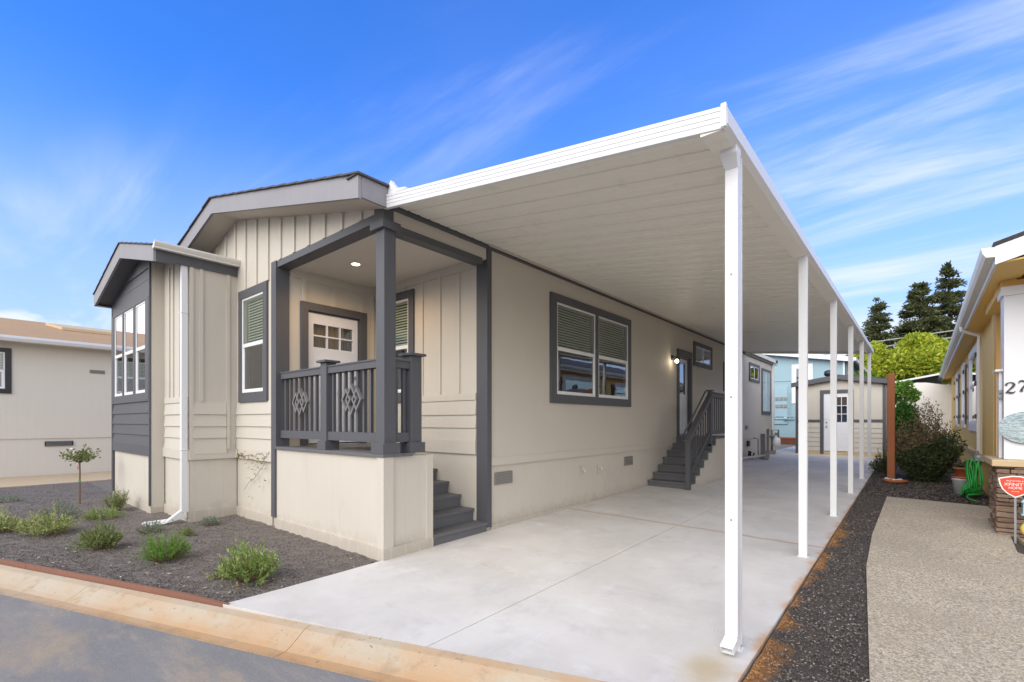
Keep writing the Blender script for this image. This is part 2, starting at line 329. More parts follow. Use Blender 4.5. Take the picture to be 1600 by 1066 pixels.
# ------------------------------------------------------------------ mesh helpers
FX = lambda p: (lambda u, d, z: (p+d, u, z))      # wall facing +X at x=p   (u = y)
FNX = lambda p: (lambda u, d, z: (p-d, u, z))     # wall facing -X
FY = lambda p: (lambda u, d, z: (u, p-d, z))      # wall facing -Y at y=p   (u = x)
FPY = lambda p: (lambda u, d, z: (u, p+d, z))
class MB:
    def __init__(s): s.v = []; s.f = []; s.mi = []; s.m = 0
    def face(s, pts):
        n = len(s.v); s.v += [tuple(p) for p in pts]; s.f.append(tuple(range(n, n+len(pts)))); s.mi.append(s.m)
    def box(s, x0, x1, y0, y1, z0, z1):
        x0, x1 = sorted((x0, x1)); y0, y1 = sorted((y0, y1)); z0, z1 = sorted((z0, z1))
        n = len(s.v)
        s.v += [(x0,y0,z0),(x1,y0,z0),(x1,y1,z0),(x0,y1,z0),(x0,y0,z1),(x1,y0,z1),(x1,y1,z1),(x0,y1,z1)]
        for q in ((0,3,2,1),(4,5,6,7),(0,1,5,4),(1,2,6,5),(2,3,7,6),(3,0,4,7)):
            s.f.append(tuple(n+i for i in q)); s.mi.append(s.m)
        return s
    def fb(s, F, u0, u1, d0, d1, z0, z1):
        a = F(u0, d0, z0); b = F(u1, d1, z1); return s.box(a[0], b[0], a[1], b[1], a[2], b[2])
    def hexa(s, P):            # 8 points: bottom 4 (ccw), top 4
        n = len(s.v); s.v += [tuple(p) for p in P]
        for q in ((0,3,2,1),(4,5,6,7),(0,1,5,4),(1,2,6,5),(2,3,7,6),(3,0,4,7)):
            s.f.append(tuple(n+i for i in q)); s.mi.append(s.m)
        return s
    def prism(s, poly, F, d0, d1):    # poly in (u,z); F(u,d,z)
        n = len(s.v); k = len(poly)
        s.v += [F(u, d0, z) for u, z in poly] + [F(u, d1, z) for u, z in poly]
        s.f.append(tuple(n+i for i in range(k))); s.f.append(tuple(n+k+i for i in reversed(range(k))))
        for i in range(k): s.f.append((n+i, n+(i+1) % k, n+k+(i+1) % k, n+k+i))
        s.mi += [s.m]*(k+2); return s
    def tube(s, pts, r, n=8, cap=True):
        pts = [Vector(p) for p in pts]; rr = r if isinstance(r, (list, tuple)) else [r]*len(pts)
        base = len(s.v); up0 = Vector((0, 0, 1)); prev = None
        for i, p in enumerate(pts):
            d = (pts[min(i+1, len(pts)-1)] - pts[max(i-1, 0)]).normalized()
            if prev is None: a = d.cross(up0 if abs(d.z) < .95 else Vector((1, 0, 0))).normalized()
            else: a = (prev - d*prev.dot(d)).normalized()
            prev = a; b = d.cross(a)
            for k in range(n):
                t = 2*math.pi*k/n; s.v.append(tuple(p + (a*math.cos(t)+b*math.sin(t))*rr[i]))
        for i in range(len(pts)-1):
            for k in range(n):
                s.f.append((base+i*n+k, base+i*n+(k+1) % n, base+(i+1)*n+(k+1) % n, base+(i+1)*n+k)); s.mi.append(s.m)
        if cap:
            s.f.append(tuple(base+k for k in reversed(range(n)))); s.f.append(tuple(base+(len(pts)-1)*n+k for k in range(n))); s.mi += [s.m]*2
        return s
    def lathe(s, prof, c, n=20):      # prof: (r,z)
        return s.tube([(c[0], c[1], c[2]+z) for r, z in prof], [max(r, .001) for r, z in prof], n)
    def rects(s, F, u0, u1, z0, z1, holes=(), reveal=.1):
        us = sorted({u0, u1, *[h[0] for h in holes], *[h[1] for h in holes]}); zs = sorted({z0, z1, *[h[2] for h in holes], *[h[3] for h in holes]})
        for a, b in zip(us, us[1:]):
            for c, d in zip(zs, zs[1:]):
                um, zm = (a+b)/2, (c+d)/2
                if any(h[0] < um < h[1] and h[2] < zm < h[3] for h in holes): continue
                s.face([F(a, 0, c), F(b, 0, c), F(b, 0, d), F(a, 0, d)])
        for h in holes:
            a, b, c, d = h
            for p, q in (((a, c), (b, c)), ((b, c), (b, d)), ((b, d), (a, d)), ((a, d), (a, c))):
                s.face([F(p[0], 0, p[1]), F(q[0], 0, q[1]), F(q[0], -reveal, q[1]), F(p[0], -reveal, p[1])])
        return s
    def build(s, name, mat, parent=None, smooth=False, label=None, bevel=0):
        me = bpy.data.meshes.new(name)
        off = parent_world(parent) if parent else Vector((0, 0, 0))
        vs = s.v
        if off.length: vs = [(a-off.x, b-off.y, c-off.z) for a, b, c in vs]
        me.from_pydata(vs, [], s.f)
        for mm in (mat if isinstance(mat, (list, tuple)) else [mat]): me.materials.append(M[mm])
        if len(me.materials) > 1: me.polygons.foreach_set('material_index', s.mi)
        if smooth: me.polygons.foreach_set('use_smooth', [True]*len(me.polygons))
        me.update()
        o = bpy.data.objects.new(name, me); COL.objects.link(o)
        if parent: o.parent = parent
        if label: o['label'] = label
        if bevel:
            b = o.modifiers.new('bevel', 'BEVEL'); b.width = bevel; b.segments = 2; b.limit_method = 'ANGLE'
        return o
def parent_world(o):
    v = Vector((0, 0, 0))
    while o: v += o.location; o = o.parent
    return v
def tag(o, label=None, cat=None, group=None, kind=None):
    if label: o['label'] = label
    if cat: o['category'] = cat
    if group: o['group'] = group
    if kind: o['kind'] = kind
    return o
def thing(name, label, cat, loc=(0, 0, 0), rz=0, group=None):
    o = bpy.data.objects.new(name, None); COL.objects.link(o); o.location = loc; o.rotation_euler = (0, 0, rz); o.empty_display_size = .2
    return tag(o, label, cat, group)
def share(o, parent, loc=(0, 0, 0), name=None, scale=None, rot=None):
    c = o.copy(); COL.objects.link(c); c.parent = parent; c.location = loc
    if scale: c.scale = scale
    if rot: c.rotation_euler = rot
    return c
def G(x, y): return .0165*min(max(y, -1), 19) - .014*min(max(x, 0), 4.6)

# ------------------------------------------------------------------ the ground
CA = math.atan2(2.039, 5.949); CD = Vector((math.cos(CA), math.sin(CA), 0)); CN = Vector((math.sin(CA), -math.cos(CA), 0))  # along curb / toward road
def curb_y(x): return -1.655 + (x-.0)*math.tan(CA)
def sheet(name, x0, x1, y0, y1, nx, ny, mat, dz=0, noise=0, parent=None, kind='structure', zf=None):
    """grid between two y-functions"""
    f0 = y0 if callable(y0) else (lambda x: y0); f1 = y1 if callable(y1) else (lambda x: y1)
    xs = np.linspace(x0, x1, nx+1); mb = MB()
    for i, x in enumerate(xs):
        for j in range(ny+1):
            t = (j/ny)**1.6 if ny > 20 else j/ny
            y = f0(x) + (f1(x)-f0(x))*t
            z = (zf(x, y) if zf else G(x, y)) + dz
            if noise: z += noise*(random.random()-.5)*(.3 if j in (0,) else 1)
            mb.v.append((x, y, z))
    for i in range(nx):
        for j in range(ny):
            a = i*(ny+1)+j; mb.f.append((a, a+ny+1, a+ny+2, a+1)); mb.mi.append(0)
    o = mb.build(name, mat, parent, smooth=bool(noise))
    if kind: o['kind'] = kind
    return o
g = MB(); 
for i, x in enumerate((-900, -30, 0, 5, 30, 900)):
    for y in (-900, -30, -1, 8, 19, 900): g.v.append((x, y, G(x, y)-.30))
for i in range(5):
    for j in range(5):
        a = i*6+j; g.f.append((a, a+6, a+7, a+1)); g.mi.append(0)
g.build('ground', 'soil')['kind'] = 'structure'
# road: plane at the gutter line, one strip along the curb direction
def along(s, d, z): p = Vector((0, -1.655, 0)) + CD*s + CN*d; return (p.x, p.y, z)
mb = MB()
for i in range(60):
    s0, s1 = -30+i, -29+i
    mb.face([along(s0, .352, -.122), along(s0, 9, -.16), along(s1, 9, -.16), along(s1, .352, -.122)])
mb.build('road', 'asphalt')['kind'] = 'structure'
mb = MB(); mb.face([(-1.9, -3.10, -.118), (-1.35, -3.0, -.118), (-1.02, -2.96, -.118), (-1.04, -2.985, -.118), (-1.4, -3.04, -.118)])
M['mark'] = None; t = new('mark'); t.out(t.mix(t.noise(14, 4, .7), (.22, .22, .2), (.55, .54, .5)), .8)
mb.build('road_marking', 'mark')['kind'] = 'structure'
# rolled curb and gutter pan in cast lengths
curb = thing('curb', None, None); curb['kind'] = 'structure'
prof = [(0, -.022), (.07, -.035), (.14, -.075), (.20, -.105), (.25, -.123), (.355, -.118), (.36, -.2), (0, -.2)]
cuts = [-30, -26, -22, -18, -14.2, -11.2, -8.2, -5.2, -1.75, .98, 3.9, 6.9, 10, 14, 20, 30]
for a, b in zip(cuts, cuts[1:]):
    mb = MB(); n = 10
    for i in range(n+1):
        s_ = a+.0025+(b-a-.005)*i/n
        for d, z in prof: mb.v.append(along(s_, d, z))
    k = len(prof)
    for i in range(n):
        for j in range(k): mb.f.append((i*k+j, i*k+(j+1) % k, (i+1)*k+(j+1) % k, (i+1)*k+j)); mb.mi.append(0)
    mb.f.append(tuple(range(k))); mb.f.append(tuple(n*k+j for j in reversed(range(k)))); mb.mi += [0, 0]
    mb.build('curb_length', 'curb_concrete', curb)
# planting bed at the front and gravel strip at the right
bed = sheet('mulch_bed', -12.2, -.015, lambda x: curb_y(x)+.04, lambda x: 4, 130, 60, 'mulch_brown', .012, .03)
sheet('mulch_strip', 3.755, 16, lambda x: curb_y(x)+.01, 34, 60, 70, 'mulch_strip', .0, .025)
# driveway
dw = thing('driveway', None, None); dw['kind'] = 'structure'
ycuts = [None, .60, 3.78, 6.9, 10.0, 13.1, 16.2, 19.3, 24.5]
for xa, xb in ((0.0, 1.9155), (1.9225, 3.74)):
    for k in range(len(ycuts)-1):
        mb = MB(); nx = 4; ny = 4
        for i in range(nx+1):
            for j in range(ny+1):
                x = xa+(xb-xa)*i/nx; lo = curb_y(x)+.008 if ycuts[k] is None else ycuts[k]+.006; hi = ycuts[k+1]-.006
                y = lo+(hi-lo)*j/ny; mb.v.append((x, y, G(x, y)+.02))
        for i in range(nx):
            for j in range(ny): a = i*(ny+1)+j; mb.f.append((a, a+ny+1, a+ny+2, a+1)); mb.mi.append(0)
        rim = [i*(ny+1) for i in range(nx+1)] + [nx*(ny+1)+j for j in range(1, ny+1)] + [i*(ny+1)+ny for i in range(nx-1, -1, -1)] + [j for j in range(ny-1, 0, -1)]
        n0 = len(mb.v)
        for r_ in rim: p = mb.v[r_]; mb.v.append((p[0], p[1], p[2]-.12))
        for i in range(len(rim)): j = (i+1) % len(rim); mb.f.append((rim[i], n0+i, n0+j, rim[j])); mb.mi.append(0)
        mb.build('concrete_slab', 'concrete', dw)
sheet('driveway_joint_bed', 0, 3.735, lambda x: curb_y(x)+.01, 24.5, 24, 80, 'joint_grey', .002)
# right-hand path: exposed aggregate slabs
path = thing('path', None, None); path['kind'] = 'structure'
def pl(y):  # left edge
    return 4.42-.0653*(y+.3) if y < 4.4 else 4.15+.01*(y-4.4)
def pr(y): return 5.62 if y > 6.0 else (5.50+.02*(6-y) if y > 4.6 else 5.6+(4.6-y)*.5)
yc = [-.12, 1.72, 3.18, 4.9, 6.7, 8.72]
for k in range(5):
    a, b = yc[k]+.009, yc[k+1]-.009
    def P(xf, y, z): x = xf; return (x, y, G(x, y)+z)
    skew = .055
    pts = []
    for y0 in (a, b):
        l = pl(y0); r = pr(y0) if k else pr(y0)
        pts.append((l, max(y0, curb_y(l)+.02) if k == 0 and y0 == a else y0)); pts.append((r, max(y0+skew*(r-l)*.3, curb_y(r)+.02) if k == 0 and y0 == a else y0+skew*(r-l)*(.3 if k < 4 else -2.6)))
    (lx, ly), (rx, ry), (lx2, ly2), (rx2, ry2) = pts
    q = [(lx, ly), (rx, ry), (rx2, ry2), (lx2, ly2)]
    mb = MB(); mb.hexa([P(x, y, -.12) for x, y in q] + [P(x, y, .028) for x, y in q])
    mb.build('path_slab', 'path_aggregate', path)
# walk beside the left neighbour
wk = thing('neighbour_walk', None, None); wk['kind'] = 'structure'
for k in range(9):
    y0, y1 = -7+2.1*k, -4.91+2.1*k
    MB().box(-14.9, -12.1, y0, y1, -.1, .012).build('walk_slab', 'tan_concrete', wk)
# mulch chips: thousands of slivers
def chips(name, mat, xr, yr, n, size, dz, reject=None):
    x = rng.uniform(*xr, n); u = rng.uniform(0, 1, n)**1.4
    lo = np.array([curb_y(a) for a in x])+.06 if yr[0] is None else np.full(n, yr[0]); y = lo+(yr[1]-lo)*u
    if reject is not None:
        k = ~reject(x, y); x, y = x[k], y[k]; n = len(x)
    z = .0165*np.clip(y, -1, 19)-.014*np.clip(x, 0, 4.6)+dz+rng.uniform(0, .012, n)
    a = rng.uniform(0, 2*np.pi, n); L = size*rng.uniform(.4, 1.2, n); W = L*rng.uniform(.25, .6, n)
    ca, sa = np.cos(a), np.sin(a); t1 = rng.uniform(-.5, .5, n); 
    V = np.zeros((n, 4, 3)); 
    for i, (p, q, h) in enumerate(((-1, 0, 0), (0, -1, .15), (1, 0, 0), (0, 1, .6))):
        V[:, i, 0] = x+p*L*ca/2-q*W*sa/2; V[:, i, 1] = y+p*L*sa/2+q*W*ca/2; V[:, i, 2] = z+h*W+p*t1*L/2
    leafmesh(name, V, mat)
    return
def leafmesh(name, V, mat, parent=None, kind='stuff', smooth=False):
    n, k = V.shape[0], V.shape[1]
    me = bpy.data.meshes.new(name); off = parent_world(parent) if parent else Vector((0, 0, 0))
    vs = (V.reshape(-1, 3) - np.array(off)).astype(np.float32)
    me.vertices.add(n*k); me.vertices.foreach_set('co', vs.ravel())
    me.loops.add(n*k); me.loops.foreach_set('vertex_index', np.arange(n*k, dtype=np.int32))
    me.polygons.add(n); me.polygons.foreach_set('loop_start', np.arange(n, dtype=np.int32)*k); me.polygons.foreach_set('loop_total', np.full(n, k, dtype=np.int32))
    me.materials.append(M[mat]); me.update(calc_edges=True)
    o = bpy.data.objects.new(name, me); COL.objects.link(o)
    if parent: o.parent = parent
    if kind: o['kind'] = kind
    return o
chips('mulch_chips', 'chips_brown', (-12, -.03), (None, .4), 150000, .017, .012, lambda x, y: ((x > -8.3) & (x < -5.45) & (y > -.95)) | ((x < -4.1) & (y > -.75)) | (y > -.06))
n_ = 420; xx_ = rng.uniform(-9, 0, n_); yy_ = np.array([curb_y(a) for a in xx_])+.08+rng.uniform(0, 1, n_)**1.3*1.5
keep = (yy_ < -.1) & ~((xx_ < -4.1) & (yy_ > -.8)); xx_, yy_ = xx_[keep], yy_[keep]; n_ = len(xx_); aa_ = rng.uniform(0, 6.28, n_); LL_ = rng.uniform(.012, .045, n_); V_ = np.zeros((n_, 4, 3))
for i_, (p_, q_) in enumerate(((-1, 0), (0, -.35), (1, 0), (0, .35))):
    V_[:, i_, 0] = xx_+(p_*np.cos(aa_)-q_*np.sin(aa_))*LL_/2; V_[:, i_, 1] = yy_+(p_*np.sin(aa_)+q_*np.cos(aa_))*LL_/2; V_[:, i_, 2] = .022+.0165*np.clip(yy_, -1, 0)+rng.uniform(0, .012, n_)
leafmesh('leaf_litter', V_, 'litter')
chips('gravel_chips', 'chips_strip', (3.77, 4.5), (-.6, 9.5), 22000, .022, .01, lambda x, y: x > np.where(y < 4.4, 4.42-.0653*(y+.3), 4.16)-.01)
chips('gravel_chips', 'chips_strip', (3.77, 5.9), (8.8, 16), 14000, .035, .01)

# ------------------------------------------------------------------ windows
def window(parent, F, u0, u1, z0, z1, units, tw=None, style='hung', mid=None, blinds=True, gl=('glass', 'glass_low'), trim='dark_trim', frame='white_vinyl', name='window', depth=.035):
    """outer trim u0..u1,z0..z1; units = list of (ua,ub,za,zb) frame rectangles"""
    mb = MB(); ua = min(q[0] for q in units); ub = max(q[1] for q in units); za = units[0][2]; zb = units[0][3]
    mb.fb(F, u0, u1, -.005, depth, zb, z1); mb.fb(F, u0, u1, -.005, depth, z0, za)
    mb.fb(F, u0, ua, -.005, depth-.002, za, zb); mb.fb(F, ub, u1, -.005, depth-.002, za, zb)
    for a, b in zip(units, units[1:]): mb.fb(F, a[1], b[0], -.005, depth-.002, za, zb)
    root = mb.build(name, trim, parent)
    for (a, b, c, d) in units:
        fw = .032; f = MB(); D = depth-.015
        f.fb(F, a, b, -.05, D, d-fw, d); f.fb(F, a, b, -.05, D, c, c+fw); f.fb(F, a, a+fw, -.05, D-.001, c+fw, d-fw); f.fb(F, b-fw, b, -.05, D-.001, c+fw, d-fw)
        m = mid if mid else (c+d)/2
        if style == 'hung':
            f.fb(F, a+fw, b-fw, -.04, D-.003, m-.03, m+.03)
            f.fb(F, a+fw, a+fw+.03, -.04, D-.012, c+fw, m-.03); f.fb(F, b-fw-.03, b-fw, -.04, D-.012, c+fw, m-.03)
            f.fb(F, a+fw+.03, b-fw-.03, -.04, D-.012, c+fw, c+fw+.025)
            rects = [((a+fw, b-fw, m+.03, d-fw), gl[0]), ((a+fw+.03, b-fw-.03, c+fw+.025, m-.03), gl[1])]
        elif style == 'slide':
            um = (a+b)/2; f.fb(F, um-.03, um+.03, -.04, D-.003, c+fw, d-fw)
            rects = [((a+fw, um-.03, c+fw, d-fw), gl[1]), ((um+.03, b-fw, c+fw, d-fw), gl[0])]
        else: rects = [((a+fw, b-fw, c+fw, d-fw), gl[0])]
        f.build('frame', frame, root)
        for (p, q, r_, s_), mt in rects:
            gd = D-.009 if mt != gl[1] or style != 'hung' else D-.02
            gb = MB(); gb.face([F(p, gd, r_), F(q, gd, r_), F(q, gd, s_), F(p, gd, s_)]); gb.build('pane', mt, root)
        if blinds:
            bb = MB(); top = d-fw; bot = m if style == 'hung' else c+fw
            zz = top
            while zz > bot:
                bb.face([F(a+fw+.01, -.055, zz), F(b-fw-.01, -.055, zz), F(b-fw-.01, -.095, zz+.016), F(a+fw+.01, -.095, zz+.016)]); bb.face([F(a+fw+.01, -.055, zz-.022), F(b-fw-.01, -.055, zz-.022), F(b-fw-.01, -.055, zz), F(a+fw+.01, -.055, zz)]); zz -= .045
            bb.build('blinds', 'blind_slat', root)
    # dark room behind
    r = MB(); A, B, C, D_ = ua-.05, ub+.05, za-.05, zb+.05; K = -.9
    r.face([F(A, K, C), F(B, K, C), F(B, K, D_), F(A, K, D_)]); r.face([F(A, K, C), F(A, -.10, C), F(A, -.10, D_), F(A, K, D_)]); r.face([F(B, K, C), F(B, -.10, C), F(B, -.10, D_), F(B, K, D_)])
    r.face([F(A, K, C), F(B, K, C), F(B, -.10, C), F(A, -.10, C)]); r.face([F(A, K, D_), F(B, K, D_), F(B, -.10, D_), F(A, -.10, D_)])
    r.build('room_interior', 'screen_dark', root)
    return root

def lap_boards(parent, F, u0, u1, zs, mat, name='siding_board'):
    for a, b in zip(zs, zs[1:]):

        mb = MB(); n = 0
        P = [F(u0, .002, a), F(u1, .002, a), F(u1, .028, a), F(u0, .028, a), F(u0, .002, b+.01), F(u1, .002, b+.01), F(u1, .008, b+.01), F(u0, .008, b+.01)]
        mb.hexa(P); mb.build(name, mat, parent)

# ================================================================== THE HOUSE
H = thing('manufactured_home', 'beige and dark grey single storey home with corner porch and long white carport', 'house')
RX, RZ, EX, EZ, LX = -4.12, 5.20, .11, 4.185, -8.35
def roofz(x): return RZ - (RZ-EZ)*abs(x-RX)/(EX-RX)
TH = .235
# walls
bigu = [(3.383, 4.66, 2.04, 3.58), (4.76, 6.01, 2.04, 3.58)]
sh1 = [(10.06, 11.35, 3.23, 3.66)]; sh2 = [(12.77, 13.6, 2.65, 3.35)]; sh3 = [(15.85, 17.1, 3.17, 3.65)]; sh4 = [(17.75, 19.0, 2.0, 3.6)]
door_hole = (8.87, 9.68, 1.21, 3.25)
mb = MB()
mb.rects(FX(0), 1.69, 19.6, .95, 4.05, [u for u in bigu+sh1+sh2+sh3+sh4] + [door_hole])
mb.build('side_wall', 'beige_grooved', H)
MB().rects(FX(-.012), 1.69, 19.6, -.1, .95).build('side_skirt', 'beige_skirt', H)
mb = MB(); mb.fb(FX(0), 1.78, 8.8, -.01, .016, .955, 1.065); mb.fb(FX(0), 10.35, 19.6, -.01, .016, .955, 1.065); mb.build('belt_trim', 'beige_siding', H)
mb = MB(); mb.fb(FX(0), 1.78, 7.0, -.02, .012, -.05, .125); mb.fb(FX(0), 10.35, 19.6, -.02, .012, .05, .25); mb.build('base_board', 'beige_skirt', H)
frw = [(-3.9, -3.08, 2.05, 3.59)]
mb = MB(); mb.rects(FY(0), -8.27, -2.7, 1.06, 4.2, frw); mb.rects(FY(0), -2.7, 0, 3.96, 4.2)
mb.face([(LX+.1, 0, 4.2), (0, 0, 4.2), (0, 0, roofz(0)-.15), (RX, 0, RZ-.15), (LX+.1, 0, 4.2)][:4])
mb.build('front_wall', 'beige_siding', H)
MB().rects(FY(.012), -8.27, -2.7, -.15, 1.06).build('front_skirt', 'beige_skirt', H)
mb = MB(); mb.box(LX+.1, LX+.08, 0, 19.6, -.1, 4.1); mb.box(LX+.1, 0, 19.6, 19.62, -.1, 4.1); mb.prism([(LX+.1, 4.1), (0, 4.1), (RX, 5.05)], FPY(19.6), 0, .02); mb.build('rear_wall', 'beige_grooved', H)
# battens on the gable
for k in range(0, 12):
    x = -.45-.4165*k
    lo = 3.962 if x > -2.6 else (3.73 if -4.05 < x < -2.9 else 1.90)
    if x < -4.12: lo = 1.0
    hi = roofz(x)-TH-.02
    w_ = .03
    mb = MB(); mb.prism([(x-w_, lo), (x+w_, lo), (x+w_, hi-.006), (x-w_, hi+.006)], FY(0), 0, .024); mb.build('batten', 'beige_siding', H)
window(H, FY(0), -4.02, -2.955, 1.895, 3.725, frw, mid=2.82, gl=('glass', 'glass_low'))
lap_boards(H, FY(0), -4.14, -2.80, [1.13, 1.315, 1.505, 1.70, 1.89], 'beige_siding')
MB().fb(FY(0), -4.14, -2.80, 0, .03, .975, 1.13).build('belt_board', 'beige_siding', H)
MB().fb(FY(0), -4.14, -2.80, -.015, .012, -.1, .155).build('base_board', 'beige_skirt', H)
# roof: slabs, fascia, soffit, shingles
for sx, xe in ((1, EX), (-1, LX)):
    z_e = roofz(xe)
    MB().hexa([(RX, -.36, RZ-.06), (xe, -.36, z_e-.06), (xe, 19.9, z_e-.06), (RX, 19.9, RZ-.06), (RX, -.36, RZ-.012), (xe, -.36, z_e-.012), (xe, 19.9, z_e-.012), (RX, 19.9, RZ-.012)]).build('roof', 'shingle_dark', H)
    mb = MB(); mb.hexa([(RX, -.36, RZ-TH+.0), (xe-sx*.02, -.36, z_e-TH+.005), (xe-sx*.02, 0.0, z_e-TH+.005), (RX, 0, RZ-TH+.0), (RX, -.36, RZ-TH+.02), (xe-sx*.02, -.36, z_e-TH+.025), (xe-sx*.02, 0, z_e-TH+.025), (RX, 0, RZ-TH+.02)]); mb.build('soffit', 'soffit', H)
    mb = MB(); mb.hexa([(RX, -.40, RZ-TH-.02), (xe, -.40, z_e-TH-.02), (xe, -.362, z_e-TH-.02), (RX, -.362, RZ-TH-.02), (RX, -.40, RZ-.012), (xe, -.40, z_e-.012), (xe, -.362, z_e-.012), (RX, -.362, RZ-.012)]); mb.build('fascia_board', 'fascia_grey', H)
    # starter shingles along the gable edge
    n = 13
    for k in range(n):
        a, b = k/n, (k+1)/n+.004; xa, xb = RX+(xe-RX)*a, RX+(xe+sx*.02-RX)*b; za, zb_ = roofz(xa), roofz(xb)
        j = random.uniform(0, .006)
        mb = MB(); mb.hexa([(xa, -.425-j, za-.012), (xb, -.425-j, zb_-.004), (xb, -.1, zb_-.004), (xa, -.1, za-.012), (xa, -.425-j, za+.004), (xb, -.425-j, zb_+.016), (xb, -.1, zb_+.016), (xa, -.1, za+.004)]); mb.build('shingle', 'shingle_dark', H)
mb = MB(); mb.box(EX-.03, EX+.004, -.36, -.002, EZ-TH+.0, EZ-.014); mb.build('eave_fascia', 'fascia_grey', H)
for k in range(8): MB().box(EX-.2, EX+.035, -.42+.3*k, -.125+.3*k, EZ-.008, EZ+.008+.004*(k % 2)).build('shingle', 'shingle_dark', H)
mb = MB(); mb.box(EX-.03, EX, 2.0, 15.0, EZ-.16, EZ-.014); mb.box(0, EX, 1.7, 15.0, 4.035, 4.05); mb.build('eave_soffit', 'soffit', H)
mb = MB(); mb.box(-.005, .035, .1, 15.02, 4.0, 4.045); mb.build('eave_strip', 'dark_trim', H)
mb = MB(); mb.box(.0, .13, 15.05, 19.95, 4.06, 4.2); mb.box(-.3, .13, 19.62, 19.95, 4.0, 4.2); mb.build('rear_eave', 'gutter_cream', H)
mb = MB(); mb.box(-.01, .06, 15.05, 19.62, 3.97, 4.06); mb.build('rear_frieze', 'dark_trim', H)
mb = MB(); mb.box(.01, .09, 19.42, 19.52, .3, 4.06); mb.build('rear_downspout', 'white_metal', H)
# side windows
window(H, FX(0), 3.21, 6.13, 1.89, 3.715, bigu, mid=2.81)
window(H, FX(0), 9.935, 11.478, 3.11, 3.77, sh1, style='slide', blinds=False)
window(H, FX(0), 12.64, 13.75, 2.55, 3.457, sh2, style='slide', blinds=False)
window(H, FX(0), 15.727, 17.25, 3.07, 3.755, sh3, style='slide', blinds=False)
window(H, FX(0), 17.61, 19.14, 1.86, 3.70, sh4, style='slide', blinds=False)
# side door
d = MB(); d.fb(FX(0), 8.75, 9.79, 0, .035, 3.25, 3.43); d.fb(FX(0), 8.75, 8.87, 0, .033, 1.215, 3.25); d.fb(FX(0), 9.68, 9.79, 0, .033, 1.215, 3.25)
d.fb(FX(0), 8.87, 8.885, -.1, 0, 1.22, 3.25); d.fb(FX(0), 9.665, 9.68, -.1, 0, 1.22, 3.25)
sd_ = d.build('side_door', 'dark_trim', H)
d = MB(); d.fb(FX(0), 8.9, 9.65, -.09, -.055, 1.26, 2.3); d.fb(FX(0), 8.9, 9.02, -.09, -.055, 2.3, 3.22); d.fb(FX(0), 9.53, 9.65, -.09, -.055, 2.3, 3.22); d.fb(FX(0), 9.02, 9.53, -.09, -.055, 3.1, 3.22)
d.fb(FX(0), 9.0, 9.24, -.06, -.045, 1.4, 2.15); d.fb(FX(0), 9.31, 9.55, -.06, -.045, 1.4, 2.15); d.build('door_slab', 'white_door', sd_)
MB().fb(FX(0), 9.02, 9.53, -.085, -.07, 2.3, 3.1).build('pane', 'glass_low', sd_)
MB().fb(FX(0), 8.85, 9.7, -.6, -.55, 1.2, 3.3).build('room_interior', 'screen_dark', sd_)
MB().fb(FX(0), 8.86, 9.69, -.1, .03, 1.215, 1.25).build('threshold', 'grey_metal', sd_)
# side vents, spigots
for (a, b, c, e) in ((1.87, 2.25, .675, .853), (5.88, 6.245, .667, .85)):
    mb = MB(); mb.fb(FX(0), a, b, -.01, .006, c, e); v = mb.build('skirt_vent', 'vent_metal', H)
    s_ = MB()
    for k in range(7): s_.fb(FX(0), a+.012, b-.012, .006, .012, c+.015+k*.023, c+.024+k*.023)
    s_.fb(FX(0), a, a+.01, .006, .014, c, e); s_.fb(FX(0), b-.01, b, .006, .014, c, e); s_.build('vent_slats', 'grey_metal', v)
for y, z in ((4.19, .728), (4.81, .717)):
    mb = MB(); mb.tube([(0, y, z), (.06, y, z), (.085, y, z-.05)], .014, 8); mb.tube([(.03, y, z), (.03, y, z+.035)], .008, 6); mb.box(.02, .04, y-.03, y+.03, z+.03, z+.04); mb.fb(FX(0), y-.02, y+.02, 0, .01, z-.14, z+.06); mb.build('water_tap', 'pvc', H)
for y, z, s_, mt in ((15.3, 1.37, .07, 'grey_metal'), (15.55, .79, .1, 'black_metal')):
    MB().fb(FX(0), y-s_, y+s_, 0, .07, z-s_, z+s_).build('outlet_box', mt, H)
# wall lamp by the side door
L = MB(); L.tube([(0, 8.42, 3.17), (.03, 8.42, 3.17)], .06, 12); L.tube([(.03, 8.42, 3.17), (.10, 8.42, 3.20), (.13, 8.42, 3.17)], .012, 8); L.lathe([(.02, .0), (.07, -.03), (.075, -.05), (.02, -.055)], (.13, 8.42, 3.17), 14)
wl_ = L.build('wall_lamp', 'black_metal', H, True)
L = MB(); L.lathe([(.02, 0), (.045, -.03), (.045, -.07), (.02, -.09)], (.13, 8.42, 3.115), 12); L.build('bulb', 'lamp_glow', wl_, True)
pl_ = bpy.data.lights.new('wall_lamp_light', 'POINT'); pl_.energy = 1.0; pl_.color = (1, .83, .6); pl_.shadow_soft_size = .05
po = bpy.data.objects.new('wall_lamp_light', pl_); COL.objects.link(po); po.location = (.17, 8.36, 3.05)

